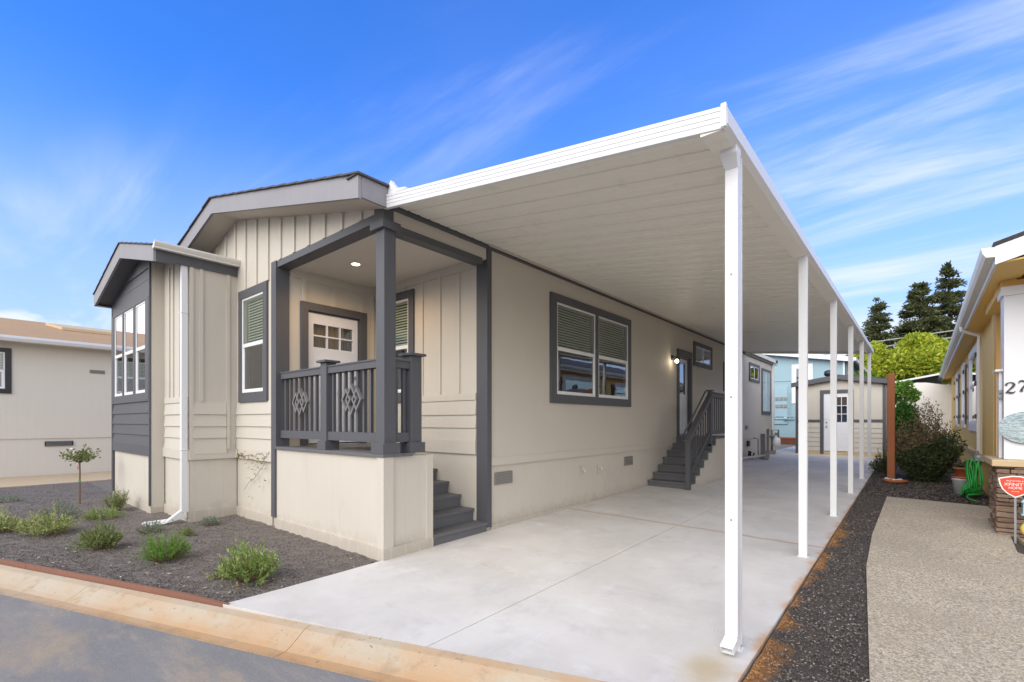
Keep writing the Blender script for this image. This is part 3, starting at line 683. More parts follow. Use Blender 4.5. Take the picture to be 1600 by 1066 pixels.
# ---- bay
BF, BX0, BX1 = -.88, -8.27, -5.47
bayu = [(-8.04, -7.35, 2.09, 3.71), (-7.25, -6.53, 2.09, 3.71), (-6.40, -5.72, 2.09, 3.71)]
bay = MB(); B_RX, B_RZ, B_E, B_EZ, B_L = -6.2, 4.75, -4.12, 4.23, -8.37
def broof(x): return B_RZ-(B_RZ-B_EZ)*abs(x-B_RX)/(B_E-B_RX)
bay.rects(FY(BF), BX0, BX1, .985, 4.1, bayu)
bay.face([(BX0, BF, 4.1), (BX1, BF, 4.1), (BX1, BF, broof(BX1)-.05), (B_RX, BF, B_RZ-.05), (BX0, BF, broof(BX0)-.05)])
bw = bay.build('bay_front', 'dark_trim', H)
MB().rects(FY(BF+.01), BX0, BX1, -.1, .985).build('bay_skirt', 'beige_skirt', H)
mb = MB(); mb.face([(BX0, BF, -.1), (BX0, 0, -.1), (BX0, 0, 4.3), (BX0, BF, 4.3)]); mb.build('bay_left_wall', 'beige_siding', H)
mb = MB(); mb.face([(BX1, BF, -.1), (BX1, -.69, -.1), (BX1, -.69, 4.5), (BX1, BF, 4.5)])
mb.face([(BX1, -.69, .98), (-4.16, -.69, .98), (-4.16, -.69, broof(-4.16)-.05), (BX1, -.69, broof(BX1)-.05)])
mb.face([(-4.16, -.69, .98), (-4.16, 0, .98), (-4.16, 0, 4.2), (-4.16, -.69, 4.2)]); bsw = mb.build('bay_side_wall', 'beige_siding', H)
mb = MB(); mb.rects(FY(-.69+.01), BX1, -4.17, -.1, .98); mb.rects(FX(-4.17), -.69, 0, -.1, .98); mb.build('bay_side_skirt', 'beige_skirt', H)
mb = MB(); mb.fb(FX(BX1), BF, -.69, 0, .012, -.05, .10); mb.fb(FY(BF), BX0, BX1+.012, 0, .012, -.05, .128); mb.fb(FY(-.69), BX1+.012, -4.16, -.005, .014, -.05, .15); mb.fb(FX(-4.16), -.704, -.0, -.005, .014, -.05, .17); mb.build('base_board', 'beige_skirt', H)
lap_boards(H, FY(BF), BX0+.09, BX1-.04, [1.157, 1.342, 1.535, 1.735, 1.937], 'dark_trim')
lap_boards(H, FY(BF), BX0+.09, BX1-.04, [4.04, 4.24, 4.44], 'dark_trim')
mb = MB(); mb.fb(FY(BF), BX0, BX1, 0, .026, .985, 1.157); mb.fb(FY(BF), BX0+.09, BX1-.04, 0, .024, 3.74, 4.04)
mb.fb(FY(BF), BX0, BX0+.09, 0, .03, .13, 4.35); mb.fb(FY(BF), BX1-.045, BX1+.004, 0, .03, .13, 4.4); mb.build('bay_trim', 'dark_trim', H)
window(H, FY(BF), BX0+.09, BX1-.05, 1.94, 3.74, bayu, mid=2.9, blinds=False, gl=('glass_bright', 'glass_low'), name='bay_window')
MB().fb(FY(-.69), BX1+.08, -4.19, 0, .024, 1.89, 1.98).build('rail_board', 'beige_siding', H)
for x in (-5.16, -4.95, -4.62, -4.40): MB().fb(FY(-.69), x-.03, x+.03, 0, .022, 1.981, min(4.2, broof(x)-.1)).build('batten', 'beige_siding', H)
lap_boards(H, FY(-.69), BX1+.08, -4.19, [1.13, 1.315, 1.505, 1.70, 1.89], 'beige_siding')
mb = MB(); mb.fb(FY(-.69), BX1+.0, -4.16, 0, .028, .975, 1.13); mb.build('belt_board', 'beige_siding', H)
mb = MB(); mb.fb(FX(-4.16), -.69, -.0, 0, .024, .975, 1.06); mb.build('belt_board', 'beige_siding', H)
for y in (-.665, -.53, -.14): MB().fb(FX(-4.16), y-.025, y+.025, 0, .02, 1.06 if y < -.6 else (1.9 if y < -.3 else 1.13), 4.1).build('batten', 'beige_siding', H)
lap_boards(H, FX(-4.16), -.64, -.17, [1.06, 1.315, 1.505, 1.70, 1.89], 'beige_siding')
for sx, xe in ((1, B_E), (-1, B_L)):
    ze = broof(xe)
    MB().hexa([(B_RX, -1.13, B_RZ-.05), (xe, -1.13, ze-.05), (xe, .6, ze-.05), (B_RX, .6, B_RZ-.05), (B_RX, -1.13, B_RZ-.012), (xe, -1.13, ze-.012), (xe, .6, ze-.012), (B_RX, .6, B_RZ-.012)]).build('bay_roof', 'shingle_dark', H)
    MB().hexa([(B_RX, -1.17, B_RZ-.27), (xe, -1.17, ze-.25), (xe, -1.135, ze-.25), (B_RX, -1.135, B_RZ-.27), (B_RX, -1.17, B_RZ-.014), (xe, -1.17, ze-.014), (xe, -1.135, ze-.014), (B_RX, -1.135, B_RZ-.014)]).build('fascia_board', 'fascia_grey', H)
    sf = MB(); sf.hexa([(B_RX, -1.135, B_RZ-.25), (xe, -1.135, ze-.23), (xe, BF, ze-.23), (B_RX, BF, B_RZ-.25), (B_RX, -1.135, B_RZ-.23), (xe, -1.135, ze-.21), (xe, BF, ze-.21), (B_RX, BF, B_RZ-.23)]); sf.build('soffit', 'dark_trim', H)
    n = 7
    for k in range(n):
        a, b = k/n, (k+1)/n+.004; xa, xb = B_RX+(xe-B_RX)*a, B_RX+(xe+sx*.02-B_RX)*b; za, zb_ = broof(xa), broof(xb)
        MB().hexa([(xa, -1.19, za-.012), (xb, -1.19, zb_-.004), (xb, -.8, zb_-.004), (xa, -.8, za-.012), (xa, -1.19, za+.004), (xb, -1.19, zb_+.016), (xb, -.8, zb_+.016), (xa, -.8, za+.004)]).build('shingle', 'shingle_dark', H)
MB().box(B_E-.035, B_E-.005, -1.13, -.001, 4.02, 4.2).build('eave_fascia', 'dark_trim', H)
MB().box(B_L, BX0-.002, -1.13, .3, B_EZ-.272, B_EZ-.262).build('soffit', 'soffit', H)
MB().box(B_L-.03, B_L, -1.17, 0, B_EZ-.26, B_EZ-.02).build('eave_fascia', 'fascia_grey', H)
MB().box(-4.155, B_E-.036, -1.13, -.001, 4.04, 4.06).build('soffit', 'soffit', H)
# bay gutter with rolled face
prof = [(0, 0), (.085, 0), (.085, .02), (.10, .045), (.115, .075), (.115, .10), (.10, .10), (.095, .085), (.0, .085)]
mb = MB(); mb.prism([(B_E+.0+u, 4.165+z) for u, z in prof], FY(0), -.0+.002, 1.18); mb.build('bay_gutter', 'gutter_cream', H)
# downspout of the bay
mb = MB(); dx, dy = -4.21, -.76
mb.box(dx-.03, dx+.05, dy-.04, dy+.045, .16, 4.17)
mb.box(dx-.036, dx+.056, dy-.046, dy+.051, 3.28, 3.30); mb.box(dx-.036, dx+.056, dy-.046, dy+.051, 1.13, 1.145)
mb.hexa([(dx-.12, dy-.20, .0), (dx-.05, dy-.24, .0), (dx+.05, dy+.045, .08), (dx-.03, dy+.045, .08), (dx-.13, dy-.17, .065), (dx-.055, dy-.215, .065), (dx+.05, dy-.04, .2), (dx-.03, dy-.04, .2)])
mb.hexa([(dx-.30, dy-.44, -.03), (dx-.23, dy-.48, -.03), (dx-.05, dy-.24, -.0), (dx-.12, dy-.20, -.0), (dx-.30, dy-.44, .035), (dx-.23, dy-.48, .035), (dx-.05, dy-.22, .065), (dx-.12, dy-.18, .065)])
mb.build('bay_downspout', 'white_metal', H, bevel=.006)
mb = MB(); mb.box(-8.36, -8.28, -.5, -.42, .06, 4.1); mb.hexa([(-8.70, -.5, -.0), (-8.28, -.5, .05), (-8.28, -.42, .05), (-8.70, -.42, -.0), (-8.70, -.5, .07), (-8.28, -.5, .13), (-8.28, -.42, .13), (-8.70, -.42, .07)]); mb.build('bay_downspout', 'white_metal', H)

# ---- porch
PX = -2.66; PB = 1.69; CE = 3.90
MB().box(PX, -.0, .0, PB, CE, CE+.03).build('porch_ceiling', 'porch_ceiling_paint', H)
fd_hole = (.46, 1.37, 1.22, 3.32)
mb = MB(); mb.rects(FX(PX), 0, PB, 1.15, CE, [fd_hole]); mb.build('porch_door_wall', 'beige_siding', H)
pw = [(-2.32, -1.70, 2.06, 3.585)]
mb = MB(); mb.rects(FY(PB), PX, -.0, -.1, 4.05, pw); mb.build('porch_rear_wall', 'beige_siding', H)
window(H, FY(PB), -2.45, -1.573, 1.9, 3.715, pw, mid=2.805)
MB().fb(FY(PB), -1.57, -.19, 0, .024, 1.89, 1.99).build('rail_board', 'beige_siding', H)
for x in (-2.62, -1.83, -1.38, -.965, -.55): MB().fb(FY(PB), x-.03, x+.03, 0, .022, 1.991 if x > -1.5 else 3.72, CE-.121).build('batten', 'beige_siding', H)
lap_boards(H, FY(PB), -1.57, -.19, [1.30, 1.49, 1.68, 1.89], 'beige_siding')
MB().fb(FY(PB), -1.57, -.19, 0, .03, 1.115, 1.30).build('belt_board', 'beige_siding', H)
for y, lo in ((.405, 3.44), (.90, 3.44), (1.42, 3.44), (1.62, 1.3)): MB().fb(FX(PX), y-.03, y+.03, 0, .022, lo, CE).build('batten', 'beige_siding', H)
mb = MB(); mb.fb(FX(PX), 0.19, PB, 0, .02, CE-.12, CE-.001); mb.fb(FY(PB), PX+.02, -.19, 0, .02, CE-.12, CE-.001); mb.build('frieze_board', 'beige_siding', H)
# front door
d = MB(); F = FX(PX); d.fb(F, .345, 1.50, 0, .04, 3.32, 3.44); d.fb(F, .345, .46, 0, .038, 1.22, 3.32); d.fb(F, 1.37, 1.50, 0, .038, 1.22, 3.32); d.fb(F, .46, .475, -.1, 0, 1.22, 3.32); d.fb(F, 1.355, 1.37, -.1, 0, 1.22, 3.32); d.fb(F, .475, 1.355, -.1, 0, 3.30, 3.32)
fd = d.build('front_door', 'dark_trim', H)
d = MB(); D0, D1 = -.06, -.02
d.fb(F, .478, .57, D0, D1, 1.24, 3.298); d.fb(F, 1.26, 1.352, D0, D1, 1.24, 3.298); d.fb(F, .57, 1.26, D0, D1, 3.13, 3.298); d.fb(F, .57, 1.26, D0, D1, 1.24, 2.76)
for k in (1, 2): u = .57+.23*k; d.fb(F, u-.012, u+.012, D0, D1+.003, 2.76, 3.13)
d.fb(F, .57, 1.26, D0, D1+.002, 2.933, 2.957)
for a, b in ((.57, .88), (.95, 1.26)):
    for c, e in ((1.42, 1.95), (2.05, 2.62)):
        d.fb(F, a, b, D1, D1+.006, c, e); d.fb(F, a+.03, b-.03, D1+.006, D1+.012, c+.03, e-.03)
d.build('door_slab', 'white_door', fd)
for k in range(3):
    for z0, z1 in ((2.76, 2.933), (2.957, 3.13)):
        g_ = MB(); u = .57+.23*k; g_.face([F(u, -.045, z0), F(u+.23, -.045, z0), F(u+.23, -.045, z1), F(u, -.045, z1)]); g_.build('pane', 'glass_low', fd)
cu = MB()
for k in range(24): cu.face([F(.5+.036*k, -.10-.02*(k % 2), 1.3), F(.536+.036*k, -.10-.02*((k+1) % 2), 1.3), F(.536+.036*k, -.10-.02*((k+1) % 2), 3.25), F(.5+.036*k, -.10-.02*(k % 2), 3.25)])
cu.build('door_curtain', 'tan_trim', fd)
MB().fb(F, .4, 1.45, -.5, -.45, 1.2, 3.4).build('room_interior', 'screen_dark', fd)
kb = MB(); kb.tube([F(1.29, -.02, 2.18), F(1.29, .05, 2.18)], [.012, .028], 10); kb.tube([F(1.29, -.02, 2.32), F(1.29, .01, 2.32)], .025, 10); kb.build('door_knob', 'grey_metal', fd, True)
# recessed light
rl = MB(); rl.tube([(-1.69, .70, CE-.012), (-1.69, .70, CE+.0)], .085, 20); rlo = rl.build('recessed_light', 'gutter_cream', H)
rl = MB(); rl.tube([(-1.69, .70, CE-.016), (-1.69, .70, CE-.0125)], .055, 20); rl.build('bulb', 'lamp_glow', rlo)
sp = bpy.data.lights.new('porch_light', 'SPOT'); sp.energy = 26; sp.spot_size = R(165); sp.spot_blend = .6; sp.color = (1, .62, .30); sp.shadow_soft_size = .07
spo = bpy.data.objects.new('porch_light', sp); COL.objects.link(spo); spo.location = (-1.69, .70, CE-.03)
# porch beams / trims
MB().box(-2.64, -.16, -.012, .18, 3.865, 3.962).build('front_beam', 'dark_trim', H)
MB().box(-.14, .012, .16, 1.60, 3.765, 3.845).build('side_beam', 'dark_trim', H)
MB().box(-.10, .002, .10, 1.69, 3.846, 4.04).build('beam_panel', 'beige_siding', H)
MB().box(-.08, 0, .0, 1.69, 4.041, 4.15).build('beam_panel', 'dark_wood_inside', H)
MB().box(-2.80, -2.64, -.03, .17, 1.20, 3.962).build('porch_end_post', 'dark_trim', H)
MB().box(-2.80, -2.68, -.03, .02, .16, 1.20).build('porch_end_post', 'dark_trim', H)
mb = MB(); mb.box(-.19, .02, 1.688, 1.76, .10, 4.03); mb.build('porch_corner_post', 'dark_trim', H)
MB().box(.0, .024, 1.76, 1.775, .1, 4.03).build('porch_corner_trim', 'dark_trim', H)
# corner column
c = MB(); c.box(-.16, .0, -.0, .16, 1.21, 3.77)
col_ = c.build('porch_column', 'dark_trim', H, bevel=.004)
MB().box(-.215, .035, -.045, .205, 3.767, 3.862).build('column_cap', 'dark_trim', col_, bevel=.004)
MB().box(-.20, .035, -.04, .20, 1.212, 1.335).build('column_base', 'dark_trim', col_, bevel=.004)
MB().box(-.17, .014, -.016, .12, 3.864, 4.06).build('column_head', 'dark_trim', col_)
# porch skirt
mb = MB(); mb.rects(FY(0), -2.68, 0, .05, 1.175); mb.rects(FX(0), 0, .70, .05, 1.175); mb.build('porch_skirt', 'beige_skirt', H)
mb = MB(); mb.box(-.0, -.08, .0, .70, 1.0, .99) if False else None
mb.box(-2.68, .03, -.03, -.0, -.1, .148); mb.box(0, .03, -.0, .70, -.1, .148); mb.build('base_board', 'beige_skirt', H)
mb = MB(); mb.box(-.10, .025, -.025, -.0, .12, 1.175); mb.box(.0, .025, 0, .11, .12, 1.175); mb.build('corner_board', 'beige_siding', H)
mb = MB(); mb.box(-.06, .022, .60, .70, .14, 1.175); mb.build('corner_board', 'beige_siding', H)
mb = MB(); mb.box(-2.68, -.02, .68, .70, -.1, 1.17); mb.build('stair_side_wall', 'beige_skirt', H)
for k in range(6): MB().box(-2.66, .035 if k < 3 else -1.58, -.035+.14*k+(.003 if k else 0), .102+.14*k if k < 5 else .70, 1.176, 1.212).build('deck_board', 'grey_deck', H)
for k in range(8): MB().box(-2.66, -1.58, .703+.124*k, .824+.124*k, 1.176, 1.212).build('deck_board', 'grey_deck', H)
# porch stairs climbing toward -X
for k in range(7):
    x1 = .035-.263*k; z1 = .172*(k+1)
    if k < 6: MB().box(x1-.29, x1+.0, .705, 1.685, z1-.035, z1).build('tread', 'grey_deck', H)
    MB().box(x1-.045, x1-.025, .71, 1.684, z1-.172 if k else -.1, z1-.036).build('riser', 'grey_deck', H)
# railings
def newel(parent, x0, x1, y0, y1, zt, zb=1.212, base=True):
    n = MB().box(x0, x1, y0, y1, zb, zt-.03).build('newel_post', 'dark_trim', parent, bevel=.004)
    MB().box(x0-.04, x1+.04, y0-.04, y1+.04, zt-.03, zt).build('newel_cap', 'dark_trim', n, bevel=.004)
    if base: MB().box(x0-.03, x1+.03, y0-.03, y1+.03, zb, zb+.12).build('newel_base', 'dark_trim', n, bevel=.004)
rail = bpy.data.objects.new('porch_railing', None); COL.objects.link(rail); rail.parent = H
newel(rail, -1.43, -1.28, .01, .15, 2.385)
newel(rail, -.16, -.0, .38, .54, 2.40)
def flat_rail(parent, F, u0, u1, n, z0=1.34, z1=2.31, d=(0, 0)):
    MB().fb(F, u0, u1, -.13, -.03, z1-.10, z1-.02).build('top_rail', 'dark_trim', parent); MB().fb(F, u0, u1, -.145, -.02, z1-.018, z1).build('rail_cap', 'dark_trim', parent)
    MB().fb(F, u0, u1, -.13, -.03, z0, z0+.11).build('bottom_rail', 'dark_trim', parent)
    for k in range(n):
        u = u0+(u1-u0)*(k+.5+.0)/n; MB().fb(F, u-.019, u+.019, -.10, -.062, z0+.11, z1-.10).build('baluster', 'dark_trim', parent)
flat_rail(rail, FY(0), -2.62, -1.43, 8); flat_rail(rail, FY(0), -1.28, -.16, 8)
flat_rail(rail, FX(0), .16, .38, 2)
def diamond(mb, F, cu_, cz, hw, hh, t_, d0, d1):
    P = [(cu_-hw, cz), (cu_, cz-hh), (cu_+hw, cz), (cu_, cz+hh)]; k = 1-t_; Q = [(cu_+(a-cu_)*k, cz+(b-cz)*k) for a, b in P]
    for i in range(4):
        j = (i+1) % 4; a, b, c_, e = P[i], P[j], Q[j], Q[i]
        mb.hexa([F(a[0], d0, a[1]), F(b[0], d0, b[1]), F(c_[0], d0, c_[1]), F(e[0], d0, e[1]), F(a[0], d1, a[1]), F(b[0], d1, b[1]), F(c_[0], d1, c_[1]), F(e[0], d1, e[1])])
for cu_ in (-2.03, -.72):
    mb = MB(); diamond(mb, FY(0), cu_, 1.85, .125, .20, .24, -.062, -.02); diamond(mb, FY(0), cu_-.115, 1.85, .105, .145, .30, -.060, -.022); diamond(mb, FY(0), cu_+.115, 1.85, .105, .145, .30, -.060, -.022)
    mb.build('diamond_ornament', 'fascia_dim', rail)
# short stair handrail
mb = MB(); mb.hexa([(-.12, .56, 1.18), (-.03, .56, 1.18), (-.03, .66, 1.08), (-.12, .66, 1.08), (-.12, .56, 1.24), (-.03, .56, 1.24), (-.03, .66, 1.14), (-.12, .66, 1.14)]); 
# dried vine on the wall
v = MB()
for s0, s1 in (((-4.05, 1.03), (-3.0, 1.0)), ((-3.6, 1.02), (-2.95, 1.08)), ((-2.95, 1.0), (-3.75, .45)), ((-3.1, .9), (-2.85, 1.15)), ((-4.1, 1.2), (-4.0, 1.0))):
    pts = []
    for i in range(9):
        t_ = i/8; pts.append((s0[0]+(s1[0]-s0[0])*t_, -.035-.01*random.random(), s0[1]+(s1[1]-s0[1])*t_+random.uniform(-.04, .04)))
    v.tube(pts, .0035, 4)
v.build('dry_vine', 'dry_vine'); tag(bpy.data.objects['dry_vine'], 'thin dry vine clinging to the beige wall below the narrow front window', 'vine')
n = 90; t_ = rng.uniform(0, 1, n); cxx = -4.05+t_*1.1; czz = 1.02-rng.exponential(.16, n)*(t_ > .3)+rng.normal(0, .03, n)
V = np.zeros((n, 4, 3)); s_ = rng.uniform(.012, .03, n)
for i, (p, q) in enumerate(((-1, 0), (0, -.5), (1, 0), (0, .5))): V[:, i, 0] = cxx+p*s_; V[:, i, 1] = -.045+rng.uniform(-.01, .01, n); V[:, i, 2] = czz+q*s_
leafmesh('vine_leaves', V, 'dry_vine', bpy.data.objects['dry_vine'])

# ================================================================== side stairs
ST = thing('side_stairs', 'grey wooden steps with slatted railing leading up to the side door', 'stairs', (.46, 7.9, .1))
Z0 = .112; rz_ = (1.205-Z0)/7; 
for k in range(6):
    y = 7.02+.28*k; z = Z0+rz_*(k+1)
    MB().box(.0, .96, y, y+.31, z-.04, z).build('tread', 'grey_deck', ST); MB().box(.01, .955, y+.03, y+.05, z-rz_, z-.041).build('riser', 'grey_deck', ST)
y = 7.02+.28*6; MB().box(.01, .955, y+.03, y+.05, 1.205-rz_, 1.165).build('riser', 'grey_deck', ST)
for k in range(11): MB().box(.005, .96, y+.0+.14*k, y+.135+.14*k, 1.166, 1.206).build('deck_board', 'grey_deck', ST)
poly = [(7.07, -.05)]
for k in range(7): yy = 7.07+.28*k; poly += [(yy, Z0+rz_*(k+1)-.045 if k else Z0+rz_-.045)] + ([(yy+.28, Z0+rz_*(k+1)-.045)] if k < 6 else [])
poly += [(10.23, 1.16), (10.23, -.05)]
m_ = MB(); m_.prism(poly, FX(.93), 0, .02); m_.build('stair_skirt', 'beige_skirt', ST)
MB().box(0, .95, 10.21, 10.23, -.05, 1.16).build('stair_skirt', 'beige_skirt', ST)
rl_ = bpy.data.objects.new('stair_railing', None); COL.objects.link(rl_); rl_.parent = ST
MB().box(.86, .95, 6.98, 7.07, Z0-.05, 1.16).build('newel_post', 'dark_trim', rl_, bevel=.004)
MB().box(.86, .95, 8.42, 8.51, .9, 2.30).build('newel_post', 'dark_trim', rl_, bevel=.004); MB().box(.83, .98, 8.39, 8.54, 2.30, 2.33).build('newel_cap', 'dark_trim', rl_)
def slope_bar(name, ya, za, yb, zb, h, x0=.875, x1=.935):
    MB().hexa([(x0, ya, za), (x1, ya, za), (x1, yb, zb), (x0, yb, zb), (x0, ya, za+h), (x1, ya, za+h), (x1, yb, zb+h), (x0, yb, zb+h)]).build(name, 'dark_trim', rl_)
slope_bar('top_rail', 7.0, 1.07, 8.45, 2.06, .11); slope_bar('bottom_rail', 7.02, .36, 8.42, 1.28, .09); slope_bar('rail_cap', 6.92, 1.16, 8.45, 2.20, .03, .85, .96)
for k in range(8): yy = 7.19+.16*k; zt = 1.07+(yy-7.0)*.683; zb = .45+(yy-7.02)*.657; MB().box(.89, .918, yy-.014, yy+.014, zb, zt+.01).build('baluster', 'dark_trim', rl_)
MB().box(.86, .95, 8.51, 10.23, 2.16, 2.25).build('top_rail', 'dark_trim', rl_); MB().box(.84, .97, 8.54, 10.23, 2.255, 2.28).build('rail_cap', 'dark_trim', rl_); MB().box(.87, .94, 8.51, 10.14, 1.28, 1.37).build('bottom_rail', 'dark_trim', rl_)
for k in range(10): yy = 8.64+.155*k; MB().box(.89, .918, yy-.014, yy+.014, 1.37, 2.16).build('baluster', 'dark_trim', rl_)
MB().box(.86, .95, 10.14, 10.23, 1.2, 2.3).build('newel_post', 'dark_trim', rl_)
slope_bar('hand_rail', 6.98, 1.26, 8.42, 2.28, .03, .80, .83)

# ================================================================== carport
CPo = thing('carport', 'long white aluminium carport roof on slim posts over the concrete driveway', 'carport', (3.5, 0, 0))
XI, XO = .045, 3.56
def uz(x, y):   # underside
    o = 3.51+.0135*max(y, 0); return 4.045+(o-4.045)*(x-XI)/(XO-XI)
W = .305
pf = [(0, 0), (.118, 0), (.126, .006), (.150, .006), (.158, 0), (.276, 0), (.282, .016), (.300, .016), (.305, 0)]
mbp = MB(); ends = (XI, 1.2, 2.35, XO)
npan = 49
for k in range(npan):
    mb = MB(); y0 = .02+W*k; up = []; 
    for x in (XI, XO):
        for (a, h) in pf: mb.v.append((x, y0+a, uz(x, y0)+h))
        mb.v.append((x, y0+.3045, uz(x, y0)+.05)); mb.v.append((x, y0, uz(x, y0)+.05))
    nn = len(pf)+2
    for i in range(nn): j = (i+1) % nn; mb.f.append((i, j, nn+j, nn+i)); mb.mi.append(0)
    mb.f.append(tuple(range(nn))); mb.f.append(tuple(nn+i for i in reversed(range(nn)))); mb.mi += [0, 0]
    mb.build('roof_panel', 'pan_cream', CPo)
YE = .02+W*npan
# front fascia extrusion with three grooves
Fp = [(0, 0), (.045, 0), (.050, .035), (.044, .040), (.050, .045), (.050, .070), (.044, .075), (.050, .080), (.050, .110), (.044, .115), (.050, .12), (.052, .145), (0, .145)]
mb = MB(); za, zb = 3.955, 3.435
for x, z in ((.055, za), (3.66, zb)):
    for d_, h in Fp: mb.v.append((x, .015-d_-.015, z+h*(1 if x < 1 else .93)))
nn = len(Fp)
for i in range(nn): j = (i+1) % nn; mb.f.append((i, j, nn+j, nn+i)); mb.mi.append(0)
mb.f.append(tuple(range(nn))); mb.f.append(tuple(nn+i for i in reversed(range(nn)))); mb.mi += [0, 0]
mb.build('front_fascia', 'white_metal', CPo)
# gutter beam on the outer edge
gp = [(3.51, 0), (3.64, -.002), (3.668, .03), (3.672, .06), (3.665, .065), (3.672, .07), (3.675, .125), (3.65, .13), (3.645, .07), (3.55, .06), (3.51, .055)]
mb = MB()
for y, s_ in ((-.035, 3.435), (YE+.06, 3.435+.0135*YE)):
    for x, h in gp: mb.v.append((x, y, s_+h))
nn = len(gp)
for i in range(nn): j = (i+1) % nn; mb.f.append((i, j, nn+j, nn+i)); mb.mi.append(0)
mb.f.append(tuple(range(nn))); mb.f.append(tuple(nn+i for i in reversed(range(nn)))); mb.mi += [0, 0]
mb.build('gutter_beam', 'pan_cream', CPo)
mb = MB(); s1 = 3.435+.0135*YE
mb.hexa([(3.64, -.037, 3.433), (3.679, -.037, 3.462), (3.679, YE+.06, s1+.027), (3.64, YE+.06, s1-.002), (3.64, -.037, 3.437), (3.6765, -.037, 3.565), (3.6765, YE+.06, s1+.13), (3.64, YE+.06, s1+.002)]); mb.build('gutter_face', 'white_metal', CPo)
mb = MB(); mb.box(3.64, 3.675, -.055, -.02, 3.44, 3.59); mb.build('fascia_corner', 'white_metal', CPo, bevel=.005)
mb = MB(); mb.hexa([(XI, YE+.003, 3.98), (3.6, YE+.003, 3.64), (3.6, YE+.05, 3.64), (XI, YE+.05, 3.98), (XI, YE+.003, 4.11), (3.6, YE+.003, 3.77), (3.6, YE+.05, 3.77), (XI, YE+.05, 4.11)]); mb.build('rear_fascia', 'pan_cream', CPo)
# small flashing scoop at the house corner
mb = MB()
P = [(0.13, 4.19), (.16, 4.24), (.19, 4.2), (.27, 4.12), (.42, 4.09), (.42, 4.07), (.1, 4.10)]
mb.prism(P, FY(.0), -.02, .03); mb.build('flashing', 'white_metal', CPo)
for k in range(6):
    y = .39+2.79*k; zg = G(3.55, y)+.02; zt = 3.437+.0135*y
    mb = MB(); x0, x1 = 3.565, 3.648
    poly2 = [(x0, y-.0375), (x1, y-.0375), (x1, y-.012), (x1-.012, y-.012), (x1-.012, y+.012), (x1, y+.012), (x1, y+.0375), (x0, y+.0375), (x0, y+.012), (x0+.012, y+.012), (x0+.012, y-.012), (x0, y-.012)]
    n0 = len(poly2); mb.v = [(a, b, zg) for a, b in poly2]+[(a, b, zt) for a, b in poly2]
    for i in range(n0): j = (i+1) % n0; mb.f.append((i, j, n0+j, n0+i)); mb.mi.append(0)
    p = mb.build('post', 'white_metal', CPo)
    MB().box(x0-.015, x1+.015, y-.045, y+.045, zg, zg+.006).build('base_bracket', 'white_metal', p)
    MB().tube([(x1+.0, y, zg+.03), (x1+.006, y, zg+.03)], .008, 6).build('screw', 'grey_metal', p)
mb = MB(); y = .39-.0375; zg = G(3.6, y)+.02; a, b = 3.568, 3.652
mb.box(a, b, y-.058, y-.001, zg+.12, 3.33)
mb.hexa([(a, y-.058, 3.33), (b, y-.058, 3.33), (b, y-.002, 3.33), (a, y-.002, 3.33), (a-.012, y-.13, 3.40), (b+.012, y-.13, 3.40), (b+.012, y-.04, 3.40), (a-.012, y-.04, 3.40)])
mb.hexa([(a-.012, y-.13, 3.40), (b+.012, y-.13, 3.40), (b+.012, y-.02, 3.40), (a-.012, y-.02, 3.40), (a-.012, y-.13, 3.50), (b+.012, y-.13, 3.50), (b+.012, y-.02, 3.50), (a-.012, y-.02, 3.50)])
mb.build('downspout', 'white_metal', CPo, bevel=.004)
for z in (.9, 1.75, 2.6): MB().tube([((a+b)/2, y-.058, z), ((a+b)/2, y-.062, z)], .007, 8).build('screw', 'grey_metal', CPo)
# hollow kick-out elbow
mb = MB(); 
def ring(cx_, cy_, z_, hw, hd, tilt):
    return [(cx_-hw, cy_-hd*math.cos(tilt), z_-hd*math.sin(tilt)), (cx_+hw, cy_-hd*math.cos(tilt), z_-hd*math.sin(tilt)), (cx_+hw, cy_+hd*math.cos(tilt), z_+hd*math.sin(tilt)), (cx_-hw, cy_+hd*math.cos(tilt), z_+hd*math.sin(tilt))]
xc = (a+b)/2; yc_ = y-.03
rings = [ring(xc, yc_, zg+.12, .04, .029, 0), ring(xc, yc_-.015, zg+.095, .042, .031, -.5), ring(xc-.005, yc_-.11, zg+.05, .042, .031, -1.1), ring(xc-.005, yc_-.115, zg+.05, .036, .025, -1.1), ring(xc, yc_-.03, zg+.09, .036, .025, -.6)]
for r_ in rings: mb.v += r_
for i in range(len(rings)-1):
    for k in range(4): mb.f.append((i*4+k, i*4+(k+1) % 4, i*4+4+(k+1) % 4, i*4+4+k)); mb.mi.append(0)
mb.build('downspout_elbow', 'white_metal', CPo)
MB().box(3.44, 3.50, .80, .90, 3.475, 3.53).build('sensor_light', 'black_metal', CPo)

# ================================================================== left neighbour
NB = thing('neighbour_house', 'low beige house with tan shingle roof and white gutter at far left', 'house', (-14.9, 2, 0))
NX = -14.9; F = FX(NX); nw = [(-3.1, -2.04, 2.50, 3.52)]
MB().rects(F, -5.2, 13, 1.16, 3.82, nw).build('wall', 'neighbour_wall', NB)
MB().rects(FX(NX-.01), -5.2, 13, -.1, 1.09).build('skirt', 'neighbour_wall', NB)
MB().fb(F, -5.2, 13, -.02, .015, 1.09, 1.21).build('belt_trim', 'neighbour_wall', NB)
mb = MB(); mb.box(NX-8, NX, -5.25, -5.2, -.1, 3.82); mb.prism([(NX, 3.82), (NX-8, 3.82), (NX-4, 4.9)], FY(-5.2), 0, .05); mb.build('end_wall', 'neighbour_wall', NB)
window(NB, F, -3.2, -1.91, 2.37, 3.64, nw, mid=3.0, trim='black_metal', frame='white_vinyl')
